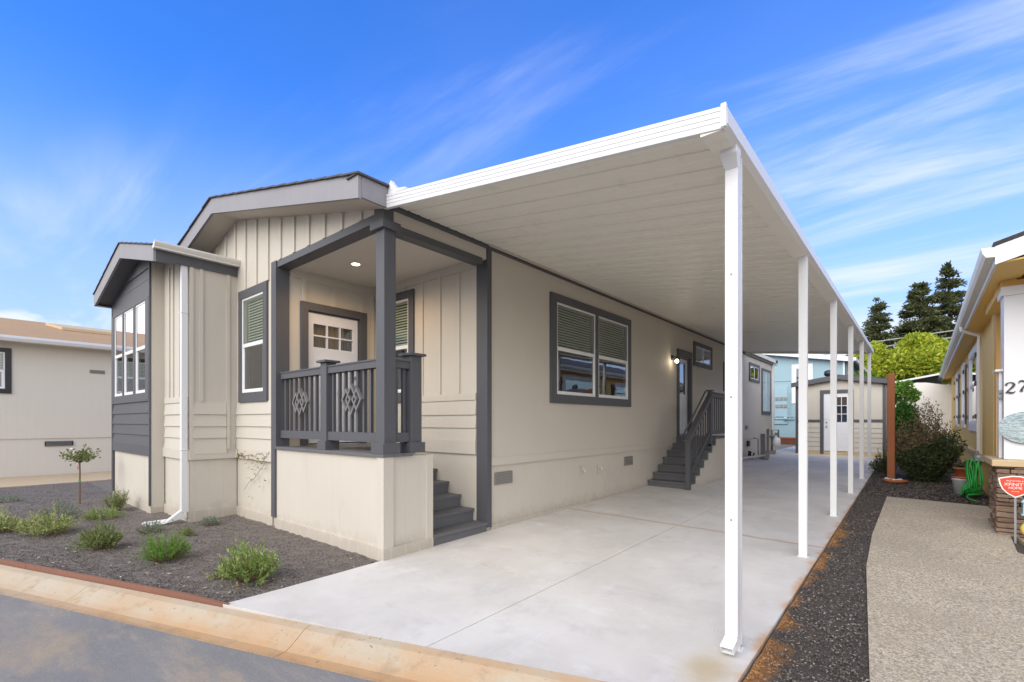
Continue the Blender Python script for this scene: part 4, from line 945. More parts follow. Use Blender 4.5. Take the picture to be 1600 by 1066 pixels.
ro = MB().hexa([(NX+.45, -5.6, 3.90), (NX-4.1, -5.6, 5.02), (NX-4.1, 13.3, 5.02), (NX+.45, 13.3, 3.90), (NX+.45, -5.6, 3.97), (NX-4.1, -5.6, 5.09), (NX-4.1, 13.3, 5.09), (NX+.45, 13.3, 3.97)]).build('roof', 'shingle_tan', NB)
MB().hexa([(NX-8.3, -5.6, 3.90), (NX-4.1, -5.6, 5.02), (NX-4.1, 13.3, 5.02), (NX-8.3, 13.3, 3.90), (NX-8.3, -5.6, 3.97), (NX-4.1, -5.6, 5.09), (NX-4.1, 13.3, 5.09), (NX-8.3, 13.3, 3.97)]).build('roof', 'shingle_tan', NB)
MB().prism([(NX+.40, 3.80), (NX+.50, 3.80), (NX+.54, 3.88), (NX+.54, 3.95), (NX+.40, 3.95)], FY(0), -13.3, 5.6).build('gutter', 'white_metal', NB)
MB().box(NX, NX+.4, -5.6, 13.3, 3.80, 3.82).build('soffit', 'soffit', NB)
def sky_panel(y0, y1, x0, x1):
    z = lambda x: 3.97+(NX+.45-x)*.246
    MB().hexa([(x0, y0+.3, z(x0)+.01), (x1, y0, z(x1)+.01), (x1, y1, z(x1)+.01), (x0, y1, z(x0)+.01), (x0, y0+.3, z(x0)+.1), (x1, y0, z(x1)+.1), (x1, y1, z(x1)+.1), (x0, y1, z(x0)+.1)]).build('roof_panel', 'tan_trim', NB)
sky_panel(-.9, 3.0, NX-2.2, NX-3.1)
def vent(parent, F, a, b, c, e, mt='vent_metal'):
    v = MB().fb(F, a, b, 0, .02, c, e).build('wall_vent', mt, parent); s_ = MB()
    for k in range(4): s_.fb(F, a+.03, b-.03, .02, .028, c+(e-c)*(k+.35)/4.2, c+(e-c)*(k+.7)/4.2)
    s_.build('vent_slats', 'grey_metal', v)
vent(NB, F, -.24, .12, 3.08, 3.18); vent(NB, F, -1.24, -.62, .86, 1.0, 'black_metal')

# ================================================================== right neighbour (27), turned slightly
YR = -.0137; YB = Vector((5.6, 6.0, 0))
Y = thing('yellow_house', 'golden yellow house with white gutter, stone porch pier and house number 27', 'house', tuple(YB), YR)
F = FNX(5.66)
yw = [(12.3, 14.5, 1.55, 3.25), ]; yw2 = [(16.6, 17.8, 1.6, 3.2)]; yw3 = [(20.2, 21.4, 1.6, 3.2)]
MB().rects(F, 8.16, 28, .86, 3.75, yw+yw2+yw3).build('side_wall', 'yellow_siding', Y)
MB().rects(FNX(5.67), 8.16, 28, -.1, .80).build('side_skirt', 'yellow_siding', Y)
MB().fb(F, 8.75, 28, -.02, .05, .80, .88).build('belt_trim', 'tan_trim', Y)
mb = MB(); mb.rects(FY(8.16), 5.66, 13.5, -.1, 3.75); mb.build('front_wall', 'gold_board', Y)
for k in range(9): z = 1.15+.22*k; lap_boards(Y, FY(8.16), 5.85, 9, [z, z+.22], 'gold_board')
mb = MB(); mb.box(5.62, 5.84, 8.12, 8.40, 0, 3.4); mb.build('corner_board', 'gold_board', Y); MB().fb(F, 8.42, 8.75, 0, .045, 0, 3.55).build('corner_board', 'yellow_siding', Y)
for ww in (yw, yw2, yw3):
    a, b, c, e = ww[0]; window(Y, F, a-.16, b+.16, c-.2, e+.16, ww, mid=(c+e)/2+.1, trim='white_paint', blinds=False, gl=('glass_low', 'glass_low'))
    for u in (a-.52, b+.2):
        s_ = MB().fb(F, u, u+.30, .0, .025, c-.1, e+.05).build('shutter', 'gold_board' if u > a else 'brown_shutter', Y)
        for z in (c+.1, (c+e)/2, e-.2): MB().fb(F, u+.02, u+.30, .05, .075, z, z+.10).build('shutter_batten', 'brown_shutter', s_)
# roof: eave x 5.30 rising to ridge
EXy, EZy = 5.36, 3.73
def yz(x): return EZy+(x-EXy)*.29
MB().hexa([(EXy, 5.0, yz(EXy)-.02), (9.6, 5.0, yz(9.6)-.02), (9.6, 28.3, yz(9.6)-.02), (EXy, 28.3, yz(EXy)-.02), (EXy-.02, 4.96, yz(EXy)+.02), (9.6, 4.96, yz(9.6)+.02), (9.6, 28.3, yz(9.6)+.02), (EXy-.02, 28.3, yz(EXy)+.02)]).build('roof', 'shingle_dark', Y)
MB().hexa([(9.6, 5.0, yz(9.6)-.02), (13.8, 5.0, EZy-.02), (13.8, 28.3, EZy-.02), (9.6, 28.3, yz(9.6)-.02), (9.6, 4.96, yz(9.6)+.02), (13.8, 4.96, EZy+.02), (13.8, 28.3, EZy+.02), (9.6, 28.3, yz(9.6)+.02)]).build('roof', 'shingle_dark', Y)
MB().hexa([(EXy, 5.0, yz(EXy)-.24), (9.6, 5.0, yz(9.6)-.24), (9.6, 5.04, yz(9.6)-.24), (EXy, 5.04, yz(EXy)-.24), (EXy, 5.0, yz(EXy)-.022), (9.6, 5.0, yz(9.6)-.022), (9.6, 5.04, yz(9.6)-.022), (EXy, 5.04, yz(EXy)-.022)]).build('fascia_board', 'white_paint', Y)
MB().box(EXy, EXy+.03, 5.04, 28.3, EZy-.22, EZy-.022).build('eave_fascia', 'white_paint', Y)
MB().hexa([(EXy+.03, 5.04, EZy-.23), (5.7, 5.04, EZy-.2), (5.7, 28, EZy-.2), (EXy+.03, 28, EZy-.23), (EXy+.03, 5.04, EZy-.21), (5.7, 5.04, EZy-.18), (5.7, 28, EZy-.18), (EXy+.03, 28, EZy-.21)]).build('soffit', 'yellow_siding', Y)
MB().prism([(EXy-.0, EZy-.15), (EXy-.08, EZy-.14), (EXy-.11, EZy-.09), (EXy-.125, EZy-.02), (EXy-.11, EZy-.02), (EXy-.0, EZy-.03)], FY(0), -28.3, -5.0).build('gutter', 'gutter_cream', Y)
mb = MB(); mb.tube([(EXy-.05, 10.6, EZy-.13), (EXy-.05, 10.6, EZy-.22), (5.58, 10.6, EZy-.36), (5.58, 10.6, 3.2), (5.58, 10.6, .75)], .042, 4); mb.build('downspout', 'gutter_cream', Y)
# porch beam and gable panel
mb = MB(); mb.box(5.5, 9, 6.12, 6.45, 3.42, 3.50); mb.build('porch_beam', 'gold_board', Y); MB().box(5.50, 5.66, 6.14, 8.16, 3.38, 3.56).build('porch_beam', 'yellow_siding', Y)
MB().box(5.66, 13, 5.1, 8.16, 3.56, 3.58).build('porch_ceiling', 'tan_trim', Y)
MB().box(5.5, 5.62, 6.2, 6.35, 3.5, 3.56).build('beam_block', 'gold_board', Y)
# white column
pc = MB().box(5.535, 5.96, 6.12, 6.5, 1.07, 3.30).build('porch_column', 'white_paint', Y)
MB().box(5.505, 5.99, 6.09, 6.53, 3.30, 3.42).build('column_head', 'white_paint', pc)
mb = MB(); mb.box(5.50, 5.53, 6.3, 6.55, 1.07, 2.28); mb.box(5.46, 5.56, 6.25, 6.6, 2.28, 2.31); mb.build('side_panel', 'white_paint', pc)
for z in (1.9, 1.98): MB().box(5.49, 5.528, 6.24, 6.29, z, z+.04).build('hinge', 'grey_metal', pc)
# numerals 27: ribbon strokes with varying width
def stroke(pts, ws):
    L_, R_ = [], []
    for i, (x, z) in enumerate(pts):
        a = pts[max(i-1, 0)]; b = pts[min(i+1, len(pts)-1)]; dx_, dz_ = b[0]-a[0], b[1]-a[1]; l = math.hypot(dx_, dz_) or 1
        nx_, nz_ = -dz_/l*ws[i]/2, dx_/l*ws[i]/2; L_.append((x+nx_, z+nz_)); R_.append((x-nx_, z-nz_))
    return L_, R_
def numeral(ch, x0, z0, h, parent):
    mb = MB(); S = []
    if ch == '2':
        pts = [(.08, .72), (.06, .84), (.16, .95), (.32, 1.0), (.50, .94), (.57, .80), (.50, .62), (.34, .42), (.16, .22), (.04, .07)]; ws = [.16, .14, .07, .06, .10, .17, .17, .12, .08, .06]; S.append((pts, ws))
        S.append(([(.03, .05), (.2, .10), (.38, .03), (.55, .07), (.64, .2)], [.06, .15, .17, .1, .04]))
    else:
        S.append(([(.05, .74), (.08, .86), (.12, .95)], [.04, .07, .1])); S.append(([(.08, .93), (.25, .98), (.42, .90), (.66, .98)], [.1, .13, .13, .08]))
        S.append(([(.66, .98), (.52, .74), (.36, .46), (.24, .2), (.2, .0)], [.04, .06, .10, .16, .19]))
    for pts, ws in S:
        L_, R_ = stroke(pts, ws)
        for i in range(len(pts)-1):
            q = [L_[i], R_[i], R_[i+1], L_[i+1]]
            P_ = [(x0+a*h, 6.10, z0+b*h) for a, b in q] + [(x0+a*h, 6.117, z0+b*h) for a, b in q]; mb.hexa(P_)
    return mb.build('numeral', 'numeral_black', parent)
numeral('2', 5.545, 1.965, .15, pc); numeral('7', 5.665, 1.985, .15, pc)
# stone pier
pier = bpy.data.objects.new('stone_pier', None); COL.objects.link(pier); pier.parent = Y; pier.location = (0, 0, 0)
MB().box(5.53, 6.4, 6.08, 6.9, -.1, .97).build('pier_core', 'stone', pier)
MB().box(5.40, 6.45, 5.93, 7.0, .975, 1.065).build('cap_stone', 'tan_trim', pier, bevel=.012)
def stone(x0, x1, y0, y1, z0, z1):
    j = lambda s_: random.uniform(-s_, s_); P = []
    for z in (z0, z1):
        for x, y in ((x0, y0), (x1, y0), (x1, y1), (x0, y1)): P.append((x+j(.012), y+j(.012), z+j(.006)))
    o = MB().hexa(P).build('stone', 'stone', pier, bevel=.009)
z = -.04
while z < .95:
    h = random.uniform(.05, .085); h = min(h, .97-z)
    x = 5.45
    while x < 6.35:
        l = random.uniform(.12, .34); stone(x, min(x+l, 6.4), 5.99-random.uniform(0, .04), 6.09, z+.004, z+h-.004); x += l+.006
    y = 6.04
    while y < 6.85:
        l = random.uniform(.12, .3); stone(5.47-random.uniform(0, .04), 5.55, y, min(y+l, 6.9), z+.004, z+h-.004); y += l+.006
    z += h
# plaque (hangs from the column): own thing
pq = thing('wall_plaque', 'oval pale blue relief plaque hung on the white column below number 27', 'plaque', (5.77, 6.07, 1.56))
mb = MB(); nR, nT = 10, 40; cx0, cz0 = 5.75, 1.50
for i in range(nR+1):
    for k in range(nT):
        r_ = i/nR; a_ = 2*math.pi*k/nT; u, v_ = r_*math.cos(a_)*.265, r_*math.sin(a_)*.205
        hgt = .02*(1-r_**6)+.006*math.sin(40*v_+6*math.sin(18*u))+.004*math.sin(55*u+9*v_)
        mb.v.append((cx0+u, 6.08-max(hgt, 0), cz0+v_))
for i in range(nR):
    for k in range(nT): mb.f.append((i*nT+k, i*nT+(k+1) % nT, (i+1)*nT+(k+1) % nT, (i+1)*nT+k)); mb.mi.append(0)
mb.build('relief_disc', 'plaque', pq, True)
mb = MB(); mb.tube([(cx0+.268*math.cos(2*math.pi*k/40), 6.082, cz0+.208*math.sin(2*math.pi*k/40)) for k in range(41)], .008, 6); mb.build('rim', 'plaque', pq, True)

# ================================================================== shed
S = thing('garden_shed', 'small beige shed with dark grey trim and white door at the end of the driveway', 'shed', (2.42, 18.8, .3))
SY, SX0, SX1 = 18.8, 1.0, 3.83; F = FY(SY); dh = (1.94, 2.77, .40, 2.68)
mb = MB(); mb.rects(F, SX0, SX1, 1.66, 2.95, [(dh[0], dh[1], 1.66, dh[3])]); mb.face([(SX0, SY, 2.95), (SX1, SY, 2.95), (2.42, SY, 3.25)]); mb.build('front_wall', 'beige_grooved', S)
mb = MB(); mb.rects(F, SX0, SX1, .2, 1.66, [(dh[0], dh[1], .2, 1.66)]); mb.build('lower_wall', 'beige_siding', S)
mb = MB(); mb.box(SX0, SX0+.02, SY, 21.6, .1, 2.95); mb.box(SX1-.02, SX1, SY, 21.6, .1, 2.95); mb.box(SX0, SX1, 21.6, 21.62, .1, 2.95); mb.build('side_walls', 'beige_grooved', S)
for a, b in ((SX0+.08, 1.82), (2.89, SX1-.08)):
    lap_boards(S, F, a, b, [.44, .62, .80, .98, 1.16, 1.34, 1.56], 'beige_siding'); MB().fb(F, a, b, 0, .03, 1.56, 1.66).build('band_board', 'dark_trim', S)
mb = MB(); mb.fb(F, SX0-.01, SX0+.08, 0, .03, .3, 3.0); mb.fb(F, SX1-.08, SX1+.01, 0, .03, .3, 3.0); mb.build('corner_board', 'dark_trim', S)
mb = MB(); mb.fb(F, SX0, SX1, .0, .025, .2, .43); mb.build('base_board', 'tan_trim', S)
d = MB(); d.fb(F, 1.82, 1.94, 0, .035, .33, 2.68); d.fb(F, 2.77, 2.89, 0, .035, .33, 2.68); d.fb(F, 1.82, 2.89, 0, .037, 2.68, 2.80); sdr = d.build('shed_door', 'dark_trim', S)
d = MB(); d.fb(F, 1.94, 2.34, -.05, -.01, .45, 2.68); d.fb(F, 2.68, 2.77, -.05, -.01, .45, 2.68); d.fb(F, 2.34, 2.68, -.05, -.01, 2.52, 2.68); d.fb(F, 2.34, 2.68, -.05, -.01, .45, 1.56)
d.fb(F, 2.50, 2.52, -.05, -.005, 1.56, 2.52)
for z in (1.87, 2.19): d.fb(F, 2.34, 2.68, -.05, -.004, z-.012, z+.012)
d.build('door_slab', 'white_paint', sdr); MB().fb(F, 2.34, 2.68, -.04, -.03, 1.56, 2.52).build('pane', 'glass_low', sdr); MB().fb(F, 2.2, 2.8, -.3, -.28, 1.4, 2.6).build('room_interior', 'dark_wood_inside', sdr)
for z in (1.40, 1.56): MB().tube([F(2.03, -.01, z), F(2.03, .04, z)], .025, 8).build('door_knob', 'grey_metal', sdr, True)
for xe in (SX0-.14, SX1+.14):
    ze = 3.08
    MB().hexa([(2.42, SY-.16, 3.33), (xe, SY-.16, ze), (xe, 21.8, ze), (2.42, 21.8, 3.33), (2.42, SY-.16, 3.37), (xe, SY-.16, ze+.04), (xe, 21.8, ze+.04), (2.42, 21.8, 3.37)]).build('roof', 'shingle_dark', S)
    MB().hexa([(2.42, SY-.18, 3.19), (xe, SY-.18, ze-.14), (xe, SY-.15, ze-.14), (2.42, SY-.15, 3.19), (2.42, SY-.18, 3.345), (xe, SY-.18, ze+.015), (xe, SY-.15, ze+.015), (2.42, SY-.15, 3.345)]).build('fascia_board', 'dark_trim', S)
mb = MB(); mb.lathe([(.06, -.15), (.06, 0), (.13, .03), (.16, .12), (.13, .21), (.05, .25), (0, .255)], (2.04, 19.3, 3.36), 16); mb.build('turbine_vent', 'black_metal', S, True)

# ================================================================== blue house
B = thing('blue_house', 'pale blue house with white trim behind the shed at the back', 'house', (0, 26, .3))
BY = 26; bz = lambda x: 5.5-(x+2.1)*.176
mb = MB(); mb.face([(-4, BY, .72), (2.0, BY, .72), (2.0, BY, bz(2.0)), (-4, BY, bz(-4))]); mb.build('wall', 'blue_siding', B)
mb = MB(); mb.box(1.98, 2.0, BY, 40, .3, bz(2)-.05); mb.build('side_wall', 'blue_siding', B)
MB().hexa([(-4, BY-.3, bz(-4)+.0), (2.35, BY-.3, bz(2.35)+.0), (2.35, 40, bz(2.35)), (-4, 40, bz(-4)), (-4, BY-.3, bz(-4)+.05), (2.35, BY-.3, bz(2.35)+.05), (2.35, 40, bz(2.35)+.05), (-4, 40, bz(-4)+.05)]).build('roof', 'awning_dark', B)
MB().hexa([(-4, BY-.33, bz(-4)-.17), (2.37, BY-.33, bz(2.37)-.17), (2.37, BY-.30, bz(2.37)-.17), (-4, BY-.30, bz(-4)-.17), (-4, BY-.33, bz(-4)+.06), (2.37, BY-.33, bz(2.37)+.06), (2.37, BY-.30, bz(2.37)+.06), (-4, BY-.30, bz(-4)+.06)]).build('fascia_board', 'white_paint', B)
MB().box(2.37, 2.46, BY-.33, 40, bz(2.37)-.12, bz(2.37)+.04).build('gutter', 'white_metal', B)
MB().box(1.90, 1.98, BY-.07, BY-.0, .5, bz(2)-.1).build('downspout', 'white_metal', B)
MB().fb(FY(BY), -4, 2.0, .0, .03, 3.77, 3.82).build('seam_trim', 'blue_flat', B)
window(B, FY(BY), -.36, .60, 2.55, 4.62, [(-.18, .42, 2.75, 4.42)], style='fixed', blinds=False, trim='white_paint', gl=('glass_low', 'glass_low'))
MB().fb(FY(BY), -1.35, -.55, 0, .06, 1.45, 3.5).build('meter_panel', 'blue_flat', B)
for k in range(3):
    for z in (2.35, 2.75): MB().fb(FY(BY), -1.12+.2*k, -.98+.2*k, .06, .11, z, z+.16).build('meter', 'grey_metal', B)
mb = MB(); mb.tube([(-1.45, BY-.09, 1.72), (-.2, BY-.09, 1.72)], .025, 6); mb.tube([(-1.45, BY-.09, 1.86), (-.2, BY-.09, 1.86)], .02, 6); mb.tube([(-.42, BY-.09, 1.72), (-.42, BY-.09, 3.2)], .02, 6); mb.tube([(-.7, BY-.14, 1.75), (-.55, BY-.14, 1.75)], .09, 8); mb.build('pipes', 'blue_flat', B)
vent(B, FY(BY), -1.5, -1.0, .84, .98, 'black_metal')
for k in range(10): MB().fb(FY(BY), -2.4+.37*k, -2.045+.37*k, .0, .04, .36, .72).build('skirt_board', 'red_wood', B)
MB().fb(FY(BY), -2.5, 1.4, .0, .07, .66, .74).build('skirt_cap', 'post_wood', B)
MB().fb(FY(BY-.5), -2.5, 1.3, 0, .3, -.05, .36).build('footing', 'grey_metal', B)

# ================================================================== white building beyond the hedge
WB = thing('white_outbuilding', 'plain white building with flat patio cover beyond the round hedge', 'building', (5.4, 26.5, .3))
mb = MB(); mb.face([(3.9, 26, 0), (9, 26, 0), (9, 26, 3.05), (5.63, 26, 3.27), (5.1, 26, 3.38), (4.73, 26, 3.4), (4.3, 26, 3.28), (3.95, 26, 3.06), (3.9, 26, 3.0)]); mb.build('wall', 'far_white', WB)
MB().hexa([(3.85, 26.3, 3.42), (9, 26.3, 4.37), (9, 33, 4.37), (3.85, 33, 3.42), (3.85, 26.3, 3.47), (9, 26.3, 4.42), (9, 33, 4.42), (3.85, 33, 3.47)]).build('patio_cover', 'awning_dark', WB)
MB().hexa([(3.85, 26.25, 3.42), (9, 26.25, 4.37), (9, 26.29, 4.37), (3.85, 26.29, 3.42), (3.85, 26.25, 3.50), (9, 26.25, 4.45), (9, 26.29, 4.45), (3.85, 26.29, 3.50)]).build('fascia_board', 'white_metal', WB)
MB().fb(FY(26), 3.9, 9, 0, .03, .85, .95).build('belt_trim', 'far_white', WB)
for x in (3.95, 8.6): MB().box(x, x+.1, 32, 32.1, .1, 3.42 if x < 5 else 4.2).build('post', 'white_metal', WB)
# ================================================================== house across the road (seen only as reflections)
A = thing('opposite_house', 'tan house across the road behind the viewer', 'house', (-6, -19, 0))
MB().box(-22, 10, -24, -17, -.2, 3.2).build('wall', 'neighbour_wall', A)
MB().hexa([(-22.5, -16.5, 3.1), (10.5, -16.5, 3.1), (10.5, -20.5, 4.3), (-22.5, -20.5, 4.3), (-22.5, -16.5, 3.2), (10.5, -16.5, 3.2), (10.5, -20.5, 4.4), (-22.5, -20.5, 4.4)]).build('roof', 'shingle_tan', A)
MB().box(-22.5, 10.5, -16.5, -16.4, 3.05, 3.2).build('gutter', 'white_metal', A)

# ================================================================== props at the back and right
wp = tag(MB().box(-.075, .075, -.075, .075, -.1, 2.62).build('wooden_post', 'post_wood', None, bevel=.01), 'square reddish brown wooden post standing beside the driveway end', 'post'); wp.location = (4.18, 11.6, .12)
sa = thing('planter_saucer', 'round terracotta saucer with dry stones at the foot of the wooden post', 'saucer', (4.26, 11.28, .13))
sa_m = MB(); sa_m.lathe([(.16, 0), (.21, .02), (.25, .08), (.235, .085), (.2, .04), (.001, .035)], (4.26, 11.28, .13), 24); sa_m.build('dish', 'terracotta', sa, True)
for k in range(14):
    a_ = random.uniform(0, 6.28); r_ = random.uniform(.02, .2); s_ = random.uniform(.02, .045)
    MB().lathe([(.001, -.5*s_), (s_*.8, -.3*s_), (s_, 0), (s_*.7, .4*s_), (.001, .6*s_)], (4.26+r_*math.cos(a_), 11.28+r_*math.sin(a_), .13+.075+s_*.3), 7).build('pebble', 'pvc', sa)
# bollard, pipes, gas meter
bo = thing('pipe_bollard', 'slim grey steel post standing in front of the gas pipes', 'bollard', (.77, 15.06, .24)); MB().box(.73, .81, 15.02, 15.10, .1, 1.33).build('shaft', 'grey_metal', bo); MB().box(.48, .62, 15.3, 15.42, .1, 1.15).build('second_shaft', 'grey_metal', bo)
dp = thing('drain_pipe', 'pale drain pipe lying along the foot of the house wall near the gas meter', 'pipe', (.4, 15, .25))
mb = MB(); mb.tube([(.06, 13.6, .33), (.35, 14.6, .36), (.75, 15.3, .42)], .05, 10); mb.tube([(.3, 15.8, .3), (.85, 15.0, .28)], .05, 10); mb.tube([(.35, 15.6, .25), (.35, 15.6, .95), (.2, 15.6, 1.0)], .03, 8); mb.build('pipe_run', 'pvc', dp, True)
mb = MB(); mb.tube([(.2, 15.0, .3), (.2, 15.0, .55), (.25, 15.05, .5)], [.06, .05, .03], 8); mb.tube([(.3, 14.9, .28), (.36, 14.95, .5)], .03, 8); mb.build('clean_out_cap', 'black_metal', dp, True)
gm = thing('gas_meter', 'grey gas meter with pipes standing beside the house corner', 'gas meter', (.42, 17.9, .28))
mb = MB(); mb.lathe([(.12, .0), (.17, .05), (.17, .28), (.12, .34)], (.45, 17.9, .62), 14); mb.build('meter_body', 'sign_white', gm, True)
mb = MB(); mb.tube([(.35, 17.7, .25), (.35, 17.7, 1.25), (.55, 17.9, 1.25), (.55, 17.9, .9)], .035, 8); mb.tube([(.3, 18.1, .3), (.3, 18.1, 1.1)], .03, 8); mb.lathe([(.09, 0), (.12, .05), (.09, .1)], (.35, 17.7, .95), 10); mb.box(.15, .45, 17.6, 17.95, .2, .45); mb.build('meter_pipes', 'vent_metal', gm, True)
# bucket + pots
bk = thing('white_bucket', 'weathered white bucket at the path end beneath the orange pot', 'bucket', (5.33, 10.1, .09))
mb = MB(); mb.lathe([(.11, 0), (.13, .3), (.142, .31), (.142, .33), (.125, .335), (.12, .3), (.10, .05)], (5.33, 10.1, .09), 20); mb.build('pail', 'bucket_white', bk, True)
mb = MB(); mb.tube([(5.33+.14*math.cos(a_), 10.1, .09+.31-.14*math.sin(a_)*.6) for a_ in np.linspace(0, math.pi, 10)], .004, 5); mb.build('handle', 'grey_metal', bk)
pt = thing('terracotta_pot', 'orange terracotta pot sitting on the white bucket beside the hose', 'pot', (5.37, 10.14, .42))
mb = MB(); mb.lathe([(.17, 0), (.19, .03), (.10, .035), (.11, .04), (.145, .19), (.155, .19), (.155, .225), (.14, .225), (.13, .19)], (5.37, 10.14, .425), 20); mb.build('pot_body', 'terracotta', pt, True)
# hose
ho = thing('garden_hose', 'coiled bright green garden hose hanging on the yellow wall', 'hose', (5.52, 9.2, .1))
mb = MB()
for k in range(9):
    yc0 = 9.35+random.uniform(-.25, .25); w_ = random.uniform(.18, .42); top = .86+random.uniform(-.06, .04); bot = .12+random.uniform(0, .12); xo = 5.56-.02*k
    pts = []
    for i in range(29):
        a_ = 2*math.pi*i/28; yy = 9.55+(yc0-9.4)*(.5-.5*math.cos(a_+math.pi)) + w_*math.sin(a_)*(.35+.65*(.5-.5*math.cos(a_))); zz = (top+bot)/2+(top-bot)/2*math.cos(a_)
        pts.append((xo+.015*math.sin(3*a_+k)-.08*(zz < .3), yy, zz))
    mb.tube(pts, .0125, 7, cap=False)
pts = [(5.5-.13*math.sin(a_*1.3), 9.35-.30*math.cos(a_), .11+.01*k) for k, a_ in enumerate(np.linspace(0, 7.5, 30))]
mb.tube([(x, y_, min(z, .22)) for x, y_, z in pts], .0125, 7); mb.build('hose_coils', 'hose_green', ho, True)
mb = MB(); mb.box(5.48, 5.66, 9.25, 9.5, .84, .90); mb.tube([(5.62, 9.6, .95), (5.52, 9.6, .95), (5.5, 9.6, .88)], .02, 8); mb.tube([(5.53, 9.6, .96), (5.53, 9.6, 1.02)], .03, 8); mb.build('hose_hanger', 'grey_metal', ho)
# garden kerb blocks
kb_ = thing('garden_edging', 'tan edging blocks beside the path in front of the stone pier', 'edging', (5.62, 5.3, 0))
for k in range(5):
    y0 = 5.78-.5*k; x0 = 5.62+.045*k
    MB().hexa([(x0+.045, y0-.48, -.06), (x0+.165, y0-.48, -.06), (x0+.12, y0, -.06), (x0, y0, -.06), (x0+.045, y0-.48, .075), (x0+.165, y0-.48, .075), (x0+.12, y0, .075), (x0, y0, .075)]).build('edging_block', 'tan_concrete', kb_, bevel=.01)
# security sign
sg = thing('yard_sign', 'red shield shaped security sign on a stake before the stone pier', 'sign', (5.58, 5.62, 0))
def shield(k, cx_, cz_): return [(cx_+a*k, cz_+b*k) for a, b in ((-.155, .10), (-.10, .115), (-.03, .135), (.05, .135), (.12, .115), (.165, .085), (.16, .03), (.135, -.04), (.08, -.10), (.0, -.145), (-.07, -.10), (-.12, -.04), (-.145, .03))]
MB().prism(shield(1, 5.585, .75), FY(5.62), 0, .006).build('sign_board', 'sign_white', sg)
MB().prism(shield(.90, 5.585, .75), FY(5.62), .006, .008).build('sign_face', 'sign_red', sg)
MB().box(5.575, 5.597, 5.622, 5.632, -.05, .72).build('stake', 'grey_metal', sg)
def text(s_, size, x, y_, z, parent, mat):
    cu2 = bpy.data.curves.new('lettering', 'FONT'); cu2.body = s_; cu2.size = size; cu2.align_x = 'CENTER'; cu2.extrude = .0008
    o = bpy.data.objects.new('lettering', cu2); COL.objects.link(o); dg = bpy.context.evaluated_depsgraph_get(); me = bpy.data.meshes.new_from_object(o.evaluated_get(dg)); bpy.data.objects.remove(o)
    me.materials.clear(); me.materials.append(M[mat]); o = bpy.data.objects.new('lettering', me); COL.objects.link(o); o.parent = parent; pw_ = parent_world(parent)
    o.location = Vector((x, y_, z))-pw_; o.rotation_euler = (R(90), 0, 0); return o
text('PROTECTED BY', .024, 5.585, 5.611, .81, sg, 'sign_white'); text('XFINITY', .056, 5.585, 5.611, .755, sg, 'sign_white'); text('HOME', .044, 5.585, 5.611, .715, sg, 'sign_white'); text('security', .022, 5.585, 5.611, .68, sg, 'sign_white')
og = thing('garden_lantern', 'small pale blue lantern ornament standing beside the stone pier', 'ornament', (5.70, 5.7, 0))
mb = MB(); mb.box(5.66, 5.76, 5.66, 5.76, .40, .55); mb.box(5.645, 5.775, 5.645, 5.775, .38, .40); mb.hexa([(5.64, 5.64, .55), (5.78, 5.64, .55), (5.78, 5.78, .55), (5.64, 5.78, .55), (5.69, 5.69, .62), (5.73, 5.69, .62), (5.73, 5.73, .62), (5.69, 5.73, .62)]); mb.build('lantern_body', 'pale_blue', og); MB().box(5.70, 5.72, 5.70, 5.72, -.05, .38).build('stand', 'grey_metal', og)
oy = thing('yellow_ornament', 'round yellow garden ornament with a dark centre low by the pier', 'ornament', (5.72, 5.58, .1))
mb = MB(); mb.tube([(5.72+.07*math.cos(a_), 5.58, .22+.07*math.sin(a_)) for a_ in np.linspace(0, 6.283, 17)], .03, 8); mb.build('ring', 'ornament_yellow', oy, True); MB().box(5.70, 5.74, 5.57, 5.59, -.03, .18).build('foot', 'grey_metal', oy)
# red edging board
eb = thing('edging_board', 'thin rust red edging board between the planting bed and the curb', 'edging', tuple(along(-6, 0, 0)))
segs = [-9.6, -6.1, -3.0, .12]
for a, b in zip(segs, segs[1:]):

    P = [along(a+.003, -.045, -.08), along(a+.003, -.01, -.08), along(b-.003, -.01, -.08), along(b-.003, -.045, -.08)]
    if b > 0:
        m_s = b-.55
        MB().hexa([along(a+.003, -.045, -.08), along(a+.003, -.01, -.08), along(m_s, -.01, -.08), along(m_s, -.045, -.08), along(a+.003, -.038, .028), along(a+.003, -.014, .028), along(m_s, -.014, .026), along(m_s, -.038, .026)]).build('board', 'rust_board', eb)
        MB().hexa([along(m_s, -.045, -.08), along(m_s, -.01, -.08), along(b, -.01, -.08), along(b, -.045, -.08), along(m_s, -.038, .026), along(m_s, -.014, .026), along(b, -.01, .0), along(b, -.045, .0)]).build('board', 'rust_board', eb)
    else:
        MB().hexa(P+[along(a+.003, -.038, .028), along(a+.003, -.014, .028), along(b-.003, -.014, .028), along(b-.003, -.038, .028)]).build('board', 'rust_board', eb)

